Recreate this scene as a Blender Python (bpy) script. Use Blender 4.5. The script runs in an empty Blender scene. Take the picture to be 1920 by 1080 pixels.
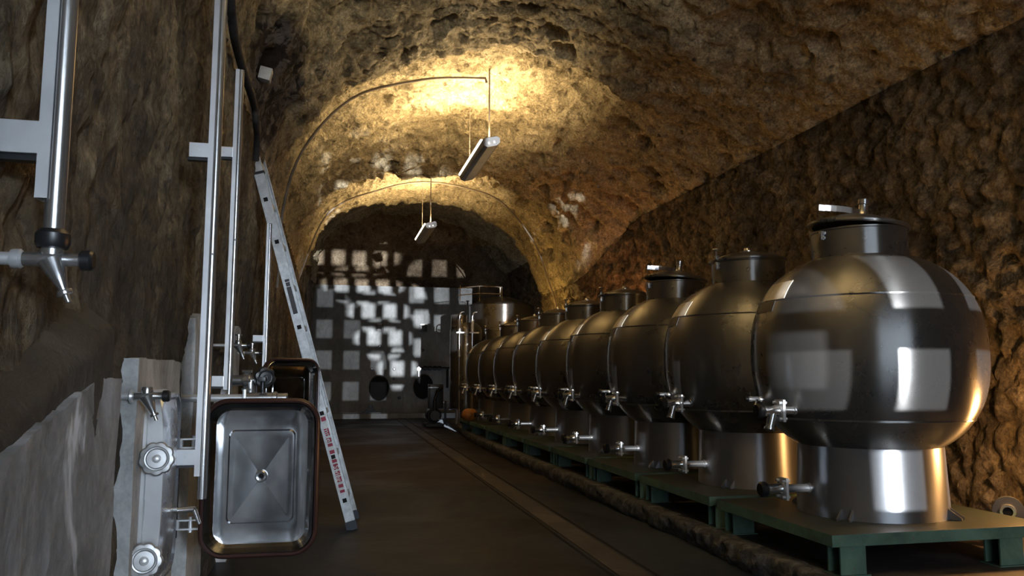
import bpy, bmesh, math, random
import numpy as np
from mathutils import Vector, Matrix
random.seed(7)
C = bpy.context.scene.collection
SC = bpy.context.scene
PI = math.pi
# ------------------------------------------------------------------ camera
cam_d = bpy.data.cameras.new('camera')
cam_d.sensor_width = 36.0
cam_d.lens = 1493.0/1920*36
cam_d.clip_start = 0.02
cam = bpy.data.objects.new('camera', cam_d); C.objects.link(cam)
cam.location = (0, 0, 1.0)
cam.rotation_euler = (math.radians(90+6.42), 0, math.radians(-12.7513))
SC.camera = cam
# ------------------------------------------------------------------ colour management and world
SC.view_settings.view_transform = 'Standard'
SC.view_settings.look = 'None'
SC.view_settings.exposure = 0.0
SC.view_settings.gamma = 1.0
SC.view_settings.use_curve_mapping = False
W = bpy.data.worlds.new('world'); SC.world = W; W.use_nodes = True
W.node_tree.nodes['Background'].inputs[0].default_value = (0.62, 0.72, 0.85, 1)
W.node_tree.nodes['Background'].inputs[1].default_value = 0.35
# ------------------------------------------------------------------ lights from outside
def light(name, kind, loc, power, color, **kw):
    d = bpy.data.lights.new(name, kind); d.energy = power; d.color = color
    for k, v in kw.items(): setattr(d, k, v)
    o = bpy.data.objects.new(name, d); C.objects.link(o); o.location = loc
    return o
def aim(o, target, roll=0.0):
    q = (Vector(target)-o.location).to_track_quat('-Z', 'Y')
    o.rotation_euler = (q @ Matrix.Rotation(roll, 3, 'Z').to_quaternion()).to_euler()
# low daylight bounced through the lattice at the cellar mouth
SRC = (1.9, -25.0, 1.53)
day = (0.93, 0.96, 1.0)
FRL = 22/45.5
def glint_at(Ys, k, j, T):
    """place a glint so that lattice opening (k, j) throws its patch on point T of the end wall"""
    L = (SRC[0]+(-0.19+0.68*k-SRC[0])*FRL, -3.0, SRC[2]+(0.66+0.775*j-SRC[2])*FRL)
    q = (-3.0-Ys)/23.4
    return (L[0]+(L[0]-T[0])*q, Ys, L[2]+(L[2]-T[2])*q)
def glint(src, power, target, half, ratio, roll=0.0, blend=0.2, rad=0.05):
    """half = half-length of the lit ellipse at the target, ratio = its width over its length (length runs along local y)"""
    d_ = (Vector(target)-Vector(src)).length
    s = light('sun_glint', 'SPOT', src, power, day, shadow_soft_size=rad, spot_size=2*math.atan(half/d_), spot_blend=blend)
    s.scale = (ratio, 1, 1); aim(s, target, roll)
glint(SRC, 20000, (0.15, 20.5, 1.45), 2.3, 0.50, math.radians(27), 0.12, 0.03)
glint(glint_at(-27, 5, 4, (2.75, 20.6, 3.86)), 60000, (2.85, 20.5, 3.2), 1.2, 0.95, 0, 0.15, 0.04)
glint((SRC[0]+0.02, SRC[1], SRC[2]), 84000, (2.85, 3.4, 1.03), 0.78, 1.0, 0, 0.1, 0.04)
def wall_pt(px, py): return (-0.2+(px-606)/73.4, 20.45, 1+(708-py)/75.0)
for k_, j_, sq, ctr, hx, hz in ((2, 4, (671, 478), (652, 473), 76, 30), (2, 3, (676, 533), (676, 531), 62, 31), (2, 2, (686, 582), (704, 584), 48, 32), (2, 1, (697, 633), (714, 636), 46, 33), (3, 0, (741, 691), (741, 691), 32, 34)):
    glint(glint_at(-40, k_, j_, wall_pt(*sq)), 300000, wall_pt(*ctr), hz*0.88/75.0, hx/hz, 0, 0.22, 0.10)
# added fill: wide soft cool spot that brightens the left wall
s = light('left_wall_fill', 'SPOT', (3.3, -10.0, 2.4), 9000, (0.74, 0.86, 1.0), shadow_soft_size=0.6, spot_size=math.radians(17), spot_blend=0.6)
aim(s, (-0.4, 3.2, 0.95))
glint(glint_at(-27, 4, 2, (2.24, 20.4, 2.50)), 110000, (2.25, 20.5, 2.05), 1.5, 0.24, math.radians(8), 0.2, 0.06)
# open daylight standing behind the lattice
a = light('daylight', 'AREA', (1.5, -4.2, 1.9), 420, (0.72, 0.84, 1.0), shape='RECTANGLE', size=4.4, size_y=3.4)
aim(a, (1.7, 10, 1.6))

# ------------------------------------------------------------------ node helpers
def mat(name):
    m = bpy.data.materials.new(name); m.use_nodes = True
    nt = m.node_tree; b = nt.nodes['Principled BSDF']
    return m, nt, b
def N(nt, t, **kw):
    n = nt.nodes.new(t)
    for k, v in kw.items():
        if k in n.inputs: n.inputs[k].default_value = v
        else: setattr(n, k, v)
    return n
def ramp(nt, fac, stops):
    r = nt.nodes.new('ShaderNodeValToRGB')
    el = r.color_ramp.elements
    while len(el) < len(stops): el.new(0.5)
    for e, (p, c) in zip(el, stops):
        e.position = p; e.color = (*c, 1) if len(c) == 3 else c
    nt.links.new(fac, r.inputs[0]); return r.outputs[0]
def mixc(nt, fac, a, b, mode='MIX'):
    m = nt.nodes.new('ShaderNodeMix'); m.data_type = 'RGBA'; m.blend_type = mode
    for i, v in ((0, fac), (6, a), (7, b)):
        if hasattr(v, 'links'): nt.links.new(v, m.inputs[i])
        else: m.inputs[i].default_value = v if i == 0 else (*v, 1)
    return m.outputs[2]
def pos(nt, scale=(1, 1, 1), obj=False):
    mp = nt.nodes.new('ShaderNodeMapping'); mp.inputs['Scale'].default_value = scale
    if obj:
        t = nt.nodes.new('ShaderNodeTexCoord'); nt.links.new(t.outputs['Object'], mp.inputs[0])
    else:
        g = nt.nodes.new('ShaderNodeNewGeometry'); nt.links.new(g.outputs['Position'], mp.inputs[0])
    return mp.outputs[0]
def noise(nt, vec, scale, detail=6, rough=0.6, dist=0.0):
    n = N(nt, 'ShaderNodeTexNoise'); n.inputs['Scale'].default_value = scale
    n.inputs['Detail'].default_value = detail; n.inputs['Roughness'].default_value = rough
    n.inputs['Distortion'].default_value = dist
    nt.links.new(vec, n.inputs['Vector']); return n.outputs[0]
def voro(nt, vec, scale, feature='F1'):
    n = N(nt, 'ShaderNodeTexVoronoi'); n.feature = feature; n.inputs['Scale'].default_value = scale
    nt.links.new(vec, n.inputs['Vector']); return n.outputs['Distance']
def bump(nt, b, h, strength, dist=0.02, prev=None):
    n = nt.nodes.new('ShaderNodeBump'); n.inputs['Strength'].default_value = strength; n.inputs['Distance'].default_value = dist
    nt.links.new(h, n.inputs['Height'])
    if prev is not None: nt.links.new(prev, n.inputs['Normal'])
    nt.links.new(n.outputs[0], b.inputs['Normal']); return n.outputs[0]
def mth(nt, op, a, b=None):
    n = nt.nodes.new('ShaderNodeMath'); n.operation = op
    for i, v in ((0, a), (1, b)):
        if v is None: continue
        if hasattr(v, 'links'): nt.links.new(v, n.inputs[i])
        else: n.inputs[i].default_value = v
    return n.outputs[0]

# rocks ---------------------------------------------------------------
def rock_mat(name, dark, mid, light_, vscale=(1, 1, 1), pit=14.0, pit_amt=0.6, bstr=0.8, rough=0.75, clump=9.0, spec=0.35, fleck=None, stain=None, dark_low=False):
    m, nt, b = mat(name)
    v = pos(nt, vscale)
    n1 = noise(nt, v, 1.3, 6, 0.65, 0.4)
    n2 = noise(nt, v, 9.0, 8, 0.68, 0.6)
    mixf = mth(nt, 'ADD', mth(nt, 'MULTIPLY', n1, 0.55), mth(nt, 'MULTIPLY', n2, 0.45))
    col = ramp(nt, mixf, [(0.36, dark), (0.5, mid), (0.64, light_)])
    vo = voro(nt, v, pit)
    pits = ramp(nt, mth(nt, 'ADD', vo, mth(nt, 'MULTIPLY', n2, 0.35)), [(0.22, (0.2, 0.17, 0.14)), (0.42, (1, 1, 1))])
    col = mixc(nt, pit_amt, col, pits, 'MULTIPLY')
    if fleck:
        n3 = noise(nt, v, 26.0, 4, 0.7)
        f = ramp(nt, n3, [(0.6, (0, 0, 0)), (0.72, (1, 1, 1))])
        col = mixc(nt, f, col, fleck)
    n4 = noise(nt, v, 42.0, 4, 0.75, 0.3)
    col = mixc(nt, 0.8, col, ramp(nt, n4, [(0.34, (0.38, 0.36, 0.34)), (0.62, (1.4, 1.4, 1.4))]), 'MULTIPLY')
    if dark_low:  # mixes the rock towards dark brown lower down the wall
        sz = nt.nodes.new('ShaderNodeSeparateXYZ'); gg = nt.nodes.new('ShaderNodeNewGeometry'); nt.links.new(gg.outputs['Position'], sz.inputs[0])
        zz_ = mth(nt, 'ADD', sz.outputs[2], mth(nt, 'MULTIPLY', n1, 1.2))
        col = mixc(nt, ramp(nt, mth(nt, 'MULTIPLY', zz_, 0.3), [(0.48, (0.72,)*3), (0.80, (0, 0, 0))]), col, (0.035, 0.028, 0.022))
    if stain:
        g_ = nt.nodes.new('ShaderNodeNewGeometry'); vm = nt.nodes.new('ShaderNodeVectorMath'); vm.operation = 'DISTANCE'
        mp_ = nt.nodes.new('ShaderNodeMapping'); mp_.inputs['Scale'].default_value = (1, 0.55, 1); nt.links.new(g_.outputs['Position'], mp_.inputs[0]); nt.links.new(mp_.outputs[0], vm.inputs[0])
        vm.inputs[1].default_value = (stain[0], stain[1]*0.55, stain[2])
        dd = mth(nt, 'ADD', vm.outputs['Value'], mth(nt, 'MULTIPLY', n1, 0.55))
        msk = ramp(nt, mth(nt, 'SUBTRACT', dd, stain[3]), [(0.18, (1, 1, 1)), (0.30, (0, 0, 0))])
        nf = noise(nt, v, 6.0, 6, 0.6, 1.6)
        flake = ramp(nt, nf, [(0.50, (0.035, 0.026, 0.022)), (0.53, (0.20, 0.18, 0.17))])
        col = mixc(nt, msk, col, flake)
    nt.links.new(col, b.inputs['Base Color'])
    b.inputs['Roughness'].default_value = rough
    b.inputs['Specular IOR Level'].default_value = spec
    h1 = noise(nt, v, clump, 8, 0.7, 0.5)
    h2 = noise(nt, v, clump*5, 5, 0.7)
    n = bump(nt, b, h2, bstr*0.5, 0.012)
    n = bump(nt, b, h1, bstr, 0.06, n)
    bump(nt, b, vo, bstr*0.6, 0.03, n)
    return m
M = {}
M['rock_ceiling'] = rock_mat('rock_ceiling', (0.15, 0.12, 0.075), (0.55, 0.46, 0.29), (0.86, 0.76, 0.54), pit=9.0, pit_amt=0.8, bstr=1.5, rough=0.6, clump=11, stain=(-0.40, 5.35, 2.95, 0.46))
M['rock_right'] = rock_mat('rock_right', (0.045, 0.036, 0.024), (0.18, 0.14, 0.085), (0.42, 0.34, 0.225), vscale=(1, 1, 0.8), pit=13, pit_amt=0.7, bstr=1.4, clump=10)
M['rock_left'] = rock_mat('rock_left', (0.040, 0.031, 0.020), (0.16, 0.122, 0.075), (0.38, 0.30, 0.185), vscale=(1, 1, 0.62), pit=15, pit_amt=0.75, bstr=1.0, clump=13, dark_low=True)
M['rock_back'] = rock_mat('rock_back', (0.07, 0.052, 0.035), (0.19, 0.14, 0.09), (0.33, 0.27, 0.18), pit=4, pit_amt=0.7, bstr=0.8, clump=4)
def concrete(name, c0, c1, c2, rough=0.7, scale=2.0, vs=(1, 1, 1), bs=0.35, stain=None):
    m, nt, b = mat(name)
    v = pos(nt, vs)
    n1 = noise(nt, v, scale, 8, 0.65, 0.7)
    col = ramp(nt, n1, [(0.3, c0), (0.5, c1), (0.68, c2)])
    n2 = noise(nt, v, scale*11, 5, 0.7)
    col = mixc(nt, 0.5, col, ramp(nt, n2, [(0.3, (0.6, 0.6, 0.6)), (0.7, (1.25, 1.25, 1.25))]), 'MULTIPLY')
    if stain:
        n3 = noise(nt, v, scale*0.55, 5, 0.6, 1.0)
        col = mixc(nt, ramp(nt, n3, [(0.56, (0, 0, 0)), (0.62, (1, 1, 1))]), col, stain)
    nt.links.new(col, b.inputs['Base Color'])
    b.inputs['Roughness'].default_value = rough
    bump(nt, b, n2, bs, 0.01, bump(nt, b, n1, bs, 0.04))
    return m
M['conc_wall'] = concrete('concrete_end_wall', (0.16, 0.165, 0.165), (0.26, 0.27, 0.27), (0.36, 0.37, 0.38), scale=1.6, vs=(1, 1, 0.5), bs=0.15)
M['conc_pale'] = concrete('pale_plaster', (0.17, 0.17, 0.165), (0.36, 0.365, 0.36), (0.50, 0.51, 0.51), scale=5.0, vs=(1, 1, 0.7), bs=0.15)
M['conc_grey'] = concrete('weathered_grey_render', (0.08, 0.083, 0.088), (0.20, 0.215, 0.235), (0.33, 0.36, 0.40), scale=3.6, vs=(1, 1, 0.85), bs=0.25, stain=(0.60, 0.66, 0.74))
M['curb'] = concrete('rough_curb_stone', (0.035, 0.036, 0.037), (0.11, 0.113, 0.115), (0.27, 0.275, 0.28), scale=12, bs=1.0)
M['soot'] = concrete('sooty_brown_render', (0.012, 0.011, 0.010), (0.030, 0.028, 0.025), (0.060, 0.056, 0.050), scale=3.0, vs=(1, 1, 0.6), bs=0.5)
M['platform'] = concrete('platform_floor', (0.03, 0.026, 0.025), (0.065, 0.055, 0.053), (0.14, 0.125, 0.12), rough=0.6, scale=2.2, bs=0.2)
# floor: grey slabs near, brown slabs beyond a joint
m, nt, b = mat('cellar_floor'); v = pos(nt)
sep = N(nt, 'ShaderNodeSeparateXYZ'); nt.links.new(v, sep.inputs[0])
n1 = noise(nt, v, 0.7, 7, 0.6, 0.5); n2 = noise(nt, v, 14, 6, 0.7)
ny = mth(nt, 'ADD', sep.outputs[1], mth(nt, 'MULTIPLY', n2, 0.10))
yf = ramp(nt, mth(nt, 'MULTIPLY', mth(nt, 'SUBTRACT', ny, 7.45), 6.0), [(0.0, (0, 0, 0)), (1.0, (1, 1, 1))])
grey = ramp(nt, n1, [(0.38, (0.008, 0.010, 0.014)), (0.5, (0.018, 0.024, 0.034)), (0.66, (0.036, 0.047, 0.064))])
brown = ramp(nt, n1, [(0.35, (0.019, 0.014, 0.013)), (0.5, (0.038, 0.028, 0.026)), (0.68, (0.058, 0.045, 0.042))])
col = mixc(nt, yf, grey, brown)
col = mixc(nt, 0.4, col, ramp(nt, n2, [(0.3, (0.55, 0.55, 0.55)), (0.7, (1.35, 1.35, 1.35))]), 'MULTIPLY')
nt.links.new(col, b.inputs['Base Color'])
nt.links.new(ramp(nt, n1, [(0.35, (0.38,)*3), (0.65, (0.72,)*3)]), b.inputs['Roughness'])
b.inputs['Specular IOR Level'].default_value = 0.25
bump(nt, b, n2, 0.2, 0.01); M['floor'] = m

# metals ---------------------------------------------------------------
def metal(name, col, rough, aniso=0.0, tangent=None, diffuse=0.0, dcol=(0.3, 0.3, 0.3), nscale=6, namt=0.12, vs=(1, 1, 1), smudge=0.0):
    m, nt, b = mat(name)
    v = pos(nt, vs, obj=True)
    n1 = noise(nt, v, nscale, 6, 0.65, 0.3)
    b.inputs['Base Color'].default_value = (*col, 1)
    nt.links.new(ramp(nt, n1, [(0.3, tuple(c*(1-smudge) for c in col)), (0.65, col)]), b.inputs['Base Color'])
    b.inputs['Metallic'].default_value = 1.0
    r = mth(nt, 'ADD', mth(nt, 'MULTIPLY', n1, namt*2), rough-namt)
    nt.links.new(r, b.inputs['Roughness'])
    b.inputs['Anisotropic'].default_value = aniso
    b.inputs['Anisotropic Rotation'].default_value = 0.25 if aniso > 0 else 0.0
    if tangent:
        t = nt.nodes.new('ShaderNodeTangent'); t.direction_type = 'RADIAL'; t.axis = tangent
        nt.links.new(t.outputs[0], b.inputs['Tangent'])
    if diffuse > 0:
        d = nt.nodes.new('ShaderNodeBsdfDiffuse'); d.inputs[0].default_value = (*dcol, 1)
        mx = nt.nodes.new('ShaderNodeMixShader'); mx.inputs[0].default_value = diffuse
        out = nt.nodes['Material Output']
        nt.links.new(b.outputs[0], mx.inputs[1]); nt.links.new(d.outputs[0], mx.inputs[2]); nt.links.new(mx.outputs[0], out.inputs[0])
    return m
M['tank'] = metal('brushed_tank_steel', (0.22, 0.218, 0.212), 0.28, 0.92, 'Z', 0.10, (0.36, 0.35, 0.34), 3.0, 0.05, smudge=0.25)
M['tank_base'] = metal('brushed_skirt_steel', (0.40, 0.41, 0.43), 0.36, 0.8, 'Z', 0.12, (0.38, 0.39, 0.41), 3.0, 0.05, smudge=0.2)
M['steel'] = metal('polished_steel', (0.66, 0.66, 0.66), 0.20, diffuse=0.12, dcol=(0.4, 0.4, 0.4))
M['steel_dull'] = metal('satin_steel', (0.68, 0.69, 0.70), 0.36, diffuse=0.4, dcol=(0.62, 0.63, 0.64), smudge=0.25)
M['mirror'] = metal('mirror_steel', (0.60, 0.61, 0.62), 0.09, nscale=9, namt=0.03, smudge=0.35)
M['hatch_steel'] = metal('brushed_hatch_steel', (0.66, 0.69, 0.74), 0.27, diffuse=0.2, dcol=(0.5, 0.53, 0.58), smudge=0.3)
M['alu'] = metal('ladder_aluminium', (0.72, 0.74, 0.75), 0.36, diffuse=0.45, dcol=(0.56, 0.58, 0.59), nscale=22, smudge=0.6)
def plain(name, col, rough=0.5, metallic=0.0, nz=0.25, scale=9, bs=0.1):
    m, nt, b = mat(name); v = pos(nt, obj=True)
    n1 = noise(nt, v, scale, 5, 0.65)
    nt.links.new(ramp(nt, n1, [(0.3, tuple(c*(1-nz) for c in col)), (0.7, tuple(min(1, c*(1+nz)) for c in col))]), b.inputs['Base Color'])
    b.inputs['Roughness'].default_value = rough; b.inputs['Metallic'].default_value = metallic
    bump(nt, b, n1, bs, 0.005); return m
M['black'] = plain('black_plastic', (0.012, 0.012, 0.013), 0.35)
M['hole'] = plain('dark_opening', (0.004, 0.004, 0.004), 0.9)
M['gasket'] = plain('red_brown_rubber', (0.040, 0.017, 0.014), 0.32)
M['knob'] = plain('pale_grey_plastic', (0.33, 0.33, 0.33), 0.36, 0.5)
M['white'] = plain('white_plastic', (0.62, 0.62, 0.60), 0.5)
M['label_lit_cream'] = plain('lattice_lit_sticker', (0.62, 0.56, 0.45), 0.6)
M['label_dark'] = plain('dark_sticker', (0.03, 0.028, 0.028), 0.5)
M['hose'] = plain('dark_dusty_hose', (0.035, 0.030, 0.027), 0.7, scale=30, nz=0.5, bs=0.5)
M['conduit'] = plain('grey_conduit', (0.18, 0.15, 0.12), 0.5)
M['fixture'] = plain('grey_lamp_housing', (0.11, 0.105, 0.10), 0.5)
M['gourd'] = plain('orange_skin', (0.42, 0.17, 0.035), 0.5, scale=5, nz=0.3)
M['sticker'] = plain('pale_sticker', (0.5, 0.51, 0.5), 0.55)
M['red'] = plain('crimson_print', (0.28, 0.012, 0.04), 0.5)
M['rubber'] = plain('blue_grey_rubber', (0.035, 0.042, 0.055), 0.7)
# chipped green paint on the stands
m, nt, b = mat('chipped_green_paint'); v = pos(nt, obj=True)
n1 = noise(nt, v, 5, 7, 0.65, 0.5); n2 = noise(nt, v, 22, 6, 0.7)
col = ramp(nt, n1, [(0.3, (0.055, 0.10, 0.078)), (0.5, (0.10, 0.19, 0.14)), (0.7, (0.15, 0.265, 0.195))])
col = mixc(nt, ramp(nt, n2, [(0.62, (0, 0, 0)), (0.68, (0.85,)*3)]), col, (0.16, 0.13, 0.10))
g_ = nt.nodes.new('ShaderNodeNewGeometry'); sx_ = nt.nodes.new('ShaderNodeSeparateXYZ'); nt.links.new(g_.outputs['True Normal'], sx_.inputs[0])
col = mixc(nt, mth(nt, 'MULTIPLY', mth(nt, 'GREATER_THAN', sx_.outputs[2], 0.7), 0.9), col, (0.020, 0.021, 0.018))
nt.links.new(col, b.inputs['Base Color']); b.inputs['Roughness'].default_value = 0.55; bump(nt, b, n2, 0.3, 0.004); M['green'] = m
def emis(name, col, st):
    m, nt, b = mat(name); b.inputs['Base Color'].default_value = (*col, 1)
    b.inputs['Emission Color'].default_value = (*col, 1); b.inputs['Emission Strength'].default_value = st; return m
M['tube'] = emis('lit_tube', (1.0, 0.86, 0.58), 9.0)
M['bulb'] = emis('lit_bulb', (1.0, 0.55, 0.2), 12.0)

# ------------------------------------------------------------------ mesh helper
class MB:
    def __init__(s): s.bm = bmesh.new()
    def _x(s, vs, mtx):
        if mtx is not None: bmesh.ops.transform(s.bm, matrix=mtx, verts=vs)
    def box(s, c, d, rot=None, bev=0.0):
        r = bmesh.ops.create_cube(s.bm, size=1.0); vs = r['verts']
        bmesh.ops.scale(s.bm, vec=Vector(d), verts=vs)
        if bev > 0:
            es = list({e for v in vs for e in v.link_edges})
            g = bmesh.ops.bevel(s.bm, geom=es, offset=bev, segments=2, affect='EDGES', profile=0.7)
            vs = list({v for f in g['faces'] for v in f.verts} | {v for v in vs if v.is_valid})
        mt = Matrix.Translation(Vector(c))
        if rot is not None: mt = mt @ rot
        bmesh.ops.transform(s.bm, matrix=mt, verts=vs); return s
    def lathe(s, prof, origin=(0, 0, 0), axis=(0, 0, 1), seg=32):
        q = Vector((0, 0, 1)).rotation_difference(Vector(axis).normalized()).to_matrix().to_4x4()
        mt = Matrix.Translation(Vector(origin)) @ q
        rings = []
        for (r, z) in prof:
            if r <= 1e-6: rings.append([s.bm.verts.new(mt @ Vector((0, 0, z)))])
            else: rings.append([s.bm.verts.new(mt @ Vector((r*math.cos(2*PI*i/seg), r*math.sin(2*PI*i/seg), z))) for i in range(seg)])
        for a, b_ in zip(rings, rings[1:]):
            for i in range(seg):
                j = (i+1) % seg
                if len(a) == 1 and len(b_) == 1: continue
                if len(a) == 1: s.bm.faces.new((a[0], b_[j], b_[i]))
                elif len(b_) == 1: s.bm.faces.new((a[i], a[j], b_[0]))
                else: s.bm.faces.new((a[i], a[j], b_[j], b_[i]))
        return s
    def cyl(s, p0, p1, r0, r1=None, seg=20, caps=True):
        r1 = r0 if r1 is None else r1
        p0 = Vector(p0); p1 = Vector(p1); L = (p1-p0).length
        pr = [(r0, 0), (r1, L)]
        if caps: pr = [(0, 0)] + pr + [(0, L)]
        return s.lathe(pr, p0, p1-p0, seg)
    def pipe(s, p0, p1, r, t=0.003, seg=20):
        p0 = Vector(p0); p1 = Vector(p1); L = (p1-p0).length
        return s.lathe([(r-t, L*0.02), (r-t, 0), (r, 0), (r, L), (r-t, L), (r-t, L*0.02)], p0, p1-p0, seg)
    def tube(s, pts, r, seg=10, caps=True):
        pts = [Vector(p) for p in pts]; rings = []
        up = Vector((0.13, 0.31, 0.94)).normalized()
        for i, p in enumerate(pts):
            t = (pts[min(i+1, len(pts)-1)]-pts[max(i-1, 0)]).normalized()
            a = t.cross(up).normalized(); b_ = t.cross(a).normalized()
            rr = r[i] if isinstance(r, (list, tuple)) else r
            rings.append([s.bm.verts.new(p+a*math.cos(2*PI*k/seg)*rr+b_*math.sin(2*PI*k/seg)*rr) for k in range(seg)])
        for a, b_ in zip(rings, rings[1:]):
            for i in range(seg):
                j = (i+1) % seg; s.bm.faces.new((a[i], a[j], b_[j], b_[i]))
        if caps:
            s.bm.faces.new(rings[0]); s.bm.faces.new(list(reversed(rings[-1])))
        return s
    def prism(s, outline, vec):
        vec = Vector(vec); a = [s.bm.verts.new(Vector(p)) for p in outline]; b_ = [s.bm.verts.new(Vector(p)+vec) for p in outline]
        n = len(a); s.bm.faces.new(a); s.bm.faces.new(list(reversed(b_)))
        for i in range(n):
            j = (i+1) % n; s.bm.faces.new((a[i], a[j], b_[j], b_[i]))
        return s
    def loops(s, loops, close_last=True, close_first=False):
        rs = [[s.bm.verts.new(Vector(p)) for p in L] for L in loops]
        for a, b_ in zip(rs, rs[1:]):
            n = len(a)
            for i in range(n):
                j = (i+1) % n; s.bm.faces.new((a[i], a[j], b_[j], b_[i]))
        if close_last: s.bm.faces.new(rs[-1])
        if close_first: s.bm.faces.new(list(reversed(rs[0])))
        return s
    def build(s, name, m, parent=None, smooth=35, loc=None):
        bmesh.ops.recalc_face_normals(s.bm, faces=s.bm.faces)
        me = bpy.data.meshes.new(name); s.bm.to_mesh(me); s.bm.free()
        me.materials.append(m)
        if smooth:
            me.shade_smooth(); me.set_sharp_from_angle(angle=math.radians(smooth))
        o = bpy.data.objects.new(name, me); C.objects.link(o)
        if parent is not None: o.parent = parent
        if loc is not None: o.location = loc
        return o
def thing(name, label, cat, loc=(0, 0, 0), rz=0.0, group=None):
    o = bpy.data.objects.new(name, None); C.objects.link(o); o.location = loc; o.rotation_euler = (0, 0, rz)
    o.empty_display_size = 0.1
    o['label'] = label; o['category'] = cat
    if group: o['group'] = group
    return o
def tag(o, label, cat, group=None):
    o['label'] = label; o['category'] = cat
    if group: o['group'] = group
    return o
def struct(o): o['kind'] = 'structure'; return o
def dup(root, loc=None, label=None, skip=()):
    def rec(o, par):
        c = o.copy(); C.objects.link(c)
        if par is not None: c.parent = par
        for ch in list(o.children):
            if ch.name.split('.')[0] not in skip: rec(ch, c)
        return c
    r = rec(root, None)
    if loc is not None: r.location = loc
    if label: r['label'] = label
    return r
def rrect(w, h, r, n=8):
    pts = []
    for cx, cy, a0 in ((w/2-r, h/2-r, 0), (-w/2+r, h/2-r, 90), (-w/2+r, -h/2+r, 180), (w/2-r, -h/2+r, 270)):
        for i in range(n+1):
            a = math.radians(a0+90*i/n); pts.append((cx+r*math.cos(a), cy+r*math.sin(a)))
    return pts

# ------------------------------------------------------------------ numpy noise
def _hash(ix, iy, iz, k):
    h = (ix*374761393 + iy*668265263 + iz*2147483647 + k*974634777) & 0xFFFFFFFF
    h = ((h ^ (h >> 13))*1274126177) & 0xFFFFFFFF
    h = ((h ^ (h >> 16))*2246822519) & 0xFFFFFFFF
    return ((h ^ (h >> 15)) & 0xFFFFFF)/float(0xFFFFFF)
def vnoise(P, seed=0):
    I = np.floor(P).astype(np.int64); Fr = P-I; u = Fr*Fr*Fr*(Fr*(Fr*6-15)+10)
    out = 0
    for dx in (0, 1):
        for dy in (0, 1):
            for dz in (0, 1):
                w = (u[..., 0] if dx else 1-u[..., 0])*(u[..., 1] if dy else 1-u[..., 1])*(u[..., 2] if dz else 1-u[..., 2])
                out = out + w*_hash(I[..., 0]+dx, I[..., 1]+dy, I[..., 2]+dz, seed)
    return out*2-1
def fbm(P, octv=5, gain=0.5, seed=0):
    a = 1.0; o = 0; t = 0
    for k in range(octv):
        o = o+a*vnoise(P*(2.03**k)+17.3*k, seed+k); t += a; a *= gain
    return o/t
def worley(P, seed=0):
    I = np.floor(P).astype(np.int64); best = np.full(P.shape[:-1], 9.0)
    for dx in (-1, 0, 1):
        for dy in (-1, 0, 1):
            for dz in (-1, 0, 1):
                cx, cy, cz = I[..., 0]+dx, I[..., 1]+dy, I[..., 2]+dz
                qx = cx+_hash(cx, cy, cz, seed+11); qy = cy+_hash(cx, cy, cz, seed+23); qz = cz+_hash(cx, cy, cz, seed+37)
                d = (P[..., 0]-qx)**2+(P[..., 1]-qy)**2+(P[..., 2]-qz)**2
                best = np.minimum(best, d)
    return np.sqrt(best)

# ------------------------------------------------------------------ the cave shell
KA = [(-.585, 0), (-.585, 1.05), (-.545, 2.0), (-.53, 2.6), (-.37, 3.18), (.02, 3.68), (.7, 4.05), (1.5, 4.20), (2.4, 4.02), (3.2, 3.60), (3.95, 3.12), (3.95, 2), (3.95, 1), (3.95, 0)]
KB = [(-.59, 0), (-.60, 1), (-.62, 2.0), (-.56, 2.7), (-.30, 3.45), (.12, 3.86), (.7, 4.10), (1.5, 4.20), (2.5, 4.14), (3.2, 3.55), (3.62, 2.45), (3.75, 1.7), (3.85, 1), (3.9, 0)]
KC = [(-.50, 0), (-.50, 1), (-.50, 2.2), (-.50, 3.3), (-.42, 4.1), (-.08, 4.7), (.7, 5.15), (1.7, 5.35), (2.8, 5.2), (3.8, 4.6), (4.6, 3.8), (4.8, 2.4), (4.8, 1.2), (4.8, 0)]
SEGN = [34, 40, 22, 18, 20, 28, 34, 40, 42, 46, 56, 50, 24]
def catmull(K, i, t):
    p = [np.array(K[max(0, min(len(K)-1, j))], float) for j in (i-1, i, i+1, i+2)]
    if i == 9: p[3] = p[2]+(p[2]-p[1])       # keep the crease at the springing
    if i == 10: p[0] = p[1]+(p[1]-p[2])
    t = t[:, None]
    return 0.5*((2*p[1])+(-p[0]+p[2])*t+(2*p[0]-5*p[1]+4*p[2]-p[3])*t**2+(-p[0]+3*p[1]-3*p[2]+p[3])*t**3)
def section(K):
    out = []
    for i, n in enumerate(SEGN): out.append(catmull(K, i, np.arange(n)/n))
    out.append(np.array([K[-1]], float)); return np.concatenate(out)
SA, SB, SCc = section(KA), section(KB), section(KC)
YS = [-4.2]
while YS[-1] < 1.2: YS.append(YS[-1]+0.12)
while YS[-1] < 21.3: YS.append(YS[-1]*1.0052)
YS = np.array(YS)
def sm(x, a, b): t = np.clip((x-a)/float(b-a), 0, 1); return t*t*(3-2*t)
wb = sm(YS, 9.6, 11.6)[:, None, None]; wc = sm(YS, 13.4, 17.0)[:, None, None]
XZ = (SA*(1-wb)+SB*wb)*(1-wc)+SCc*wc
P = np.zeros((len(YS), XZ.shape[1], 3)); P[..., 0] = XZ[..., 0]; P[..., 1] = YS[:, None]; P[..., 2] = XZ[..., 1]
cut = np.cumsum([0]+SEGN); iL, iR = cut[3], cut[10]; idx = np.arange(P.shape[1])
zf = sm(P[..., 2], 2.4, 3.4)
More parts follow.
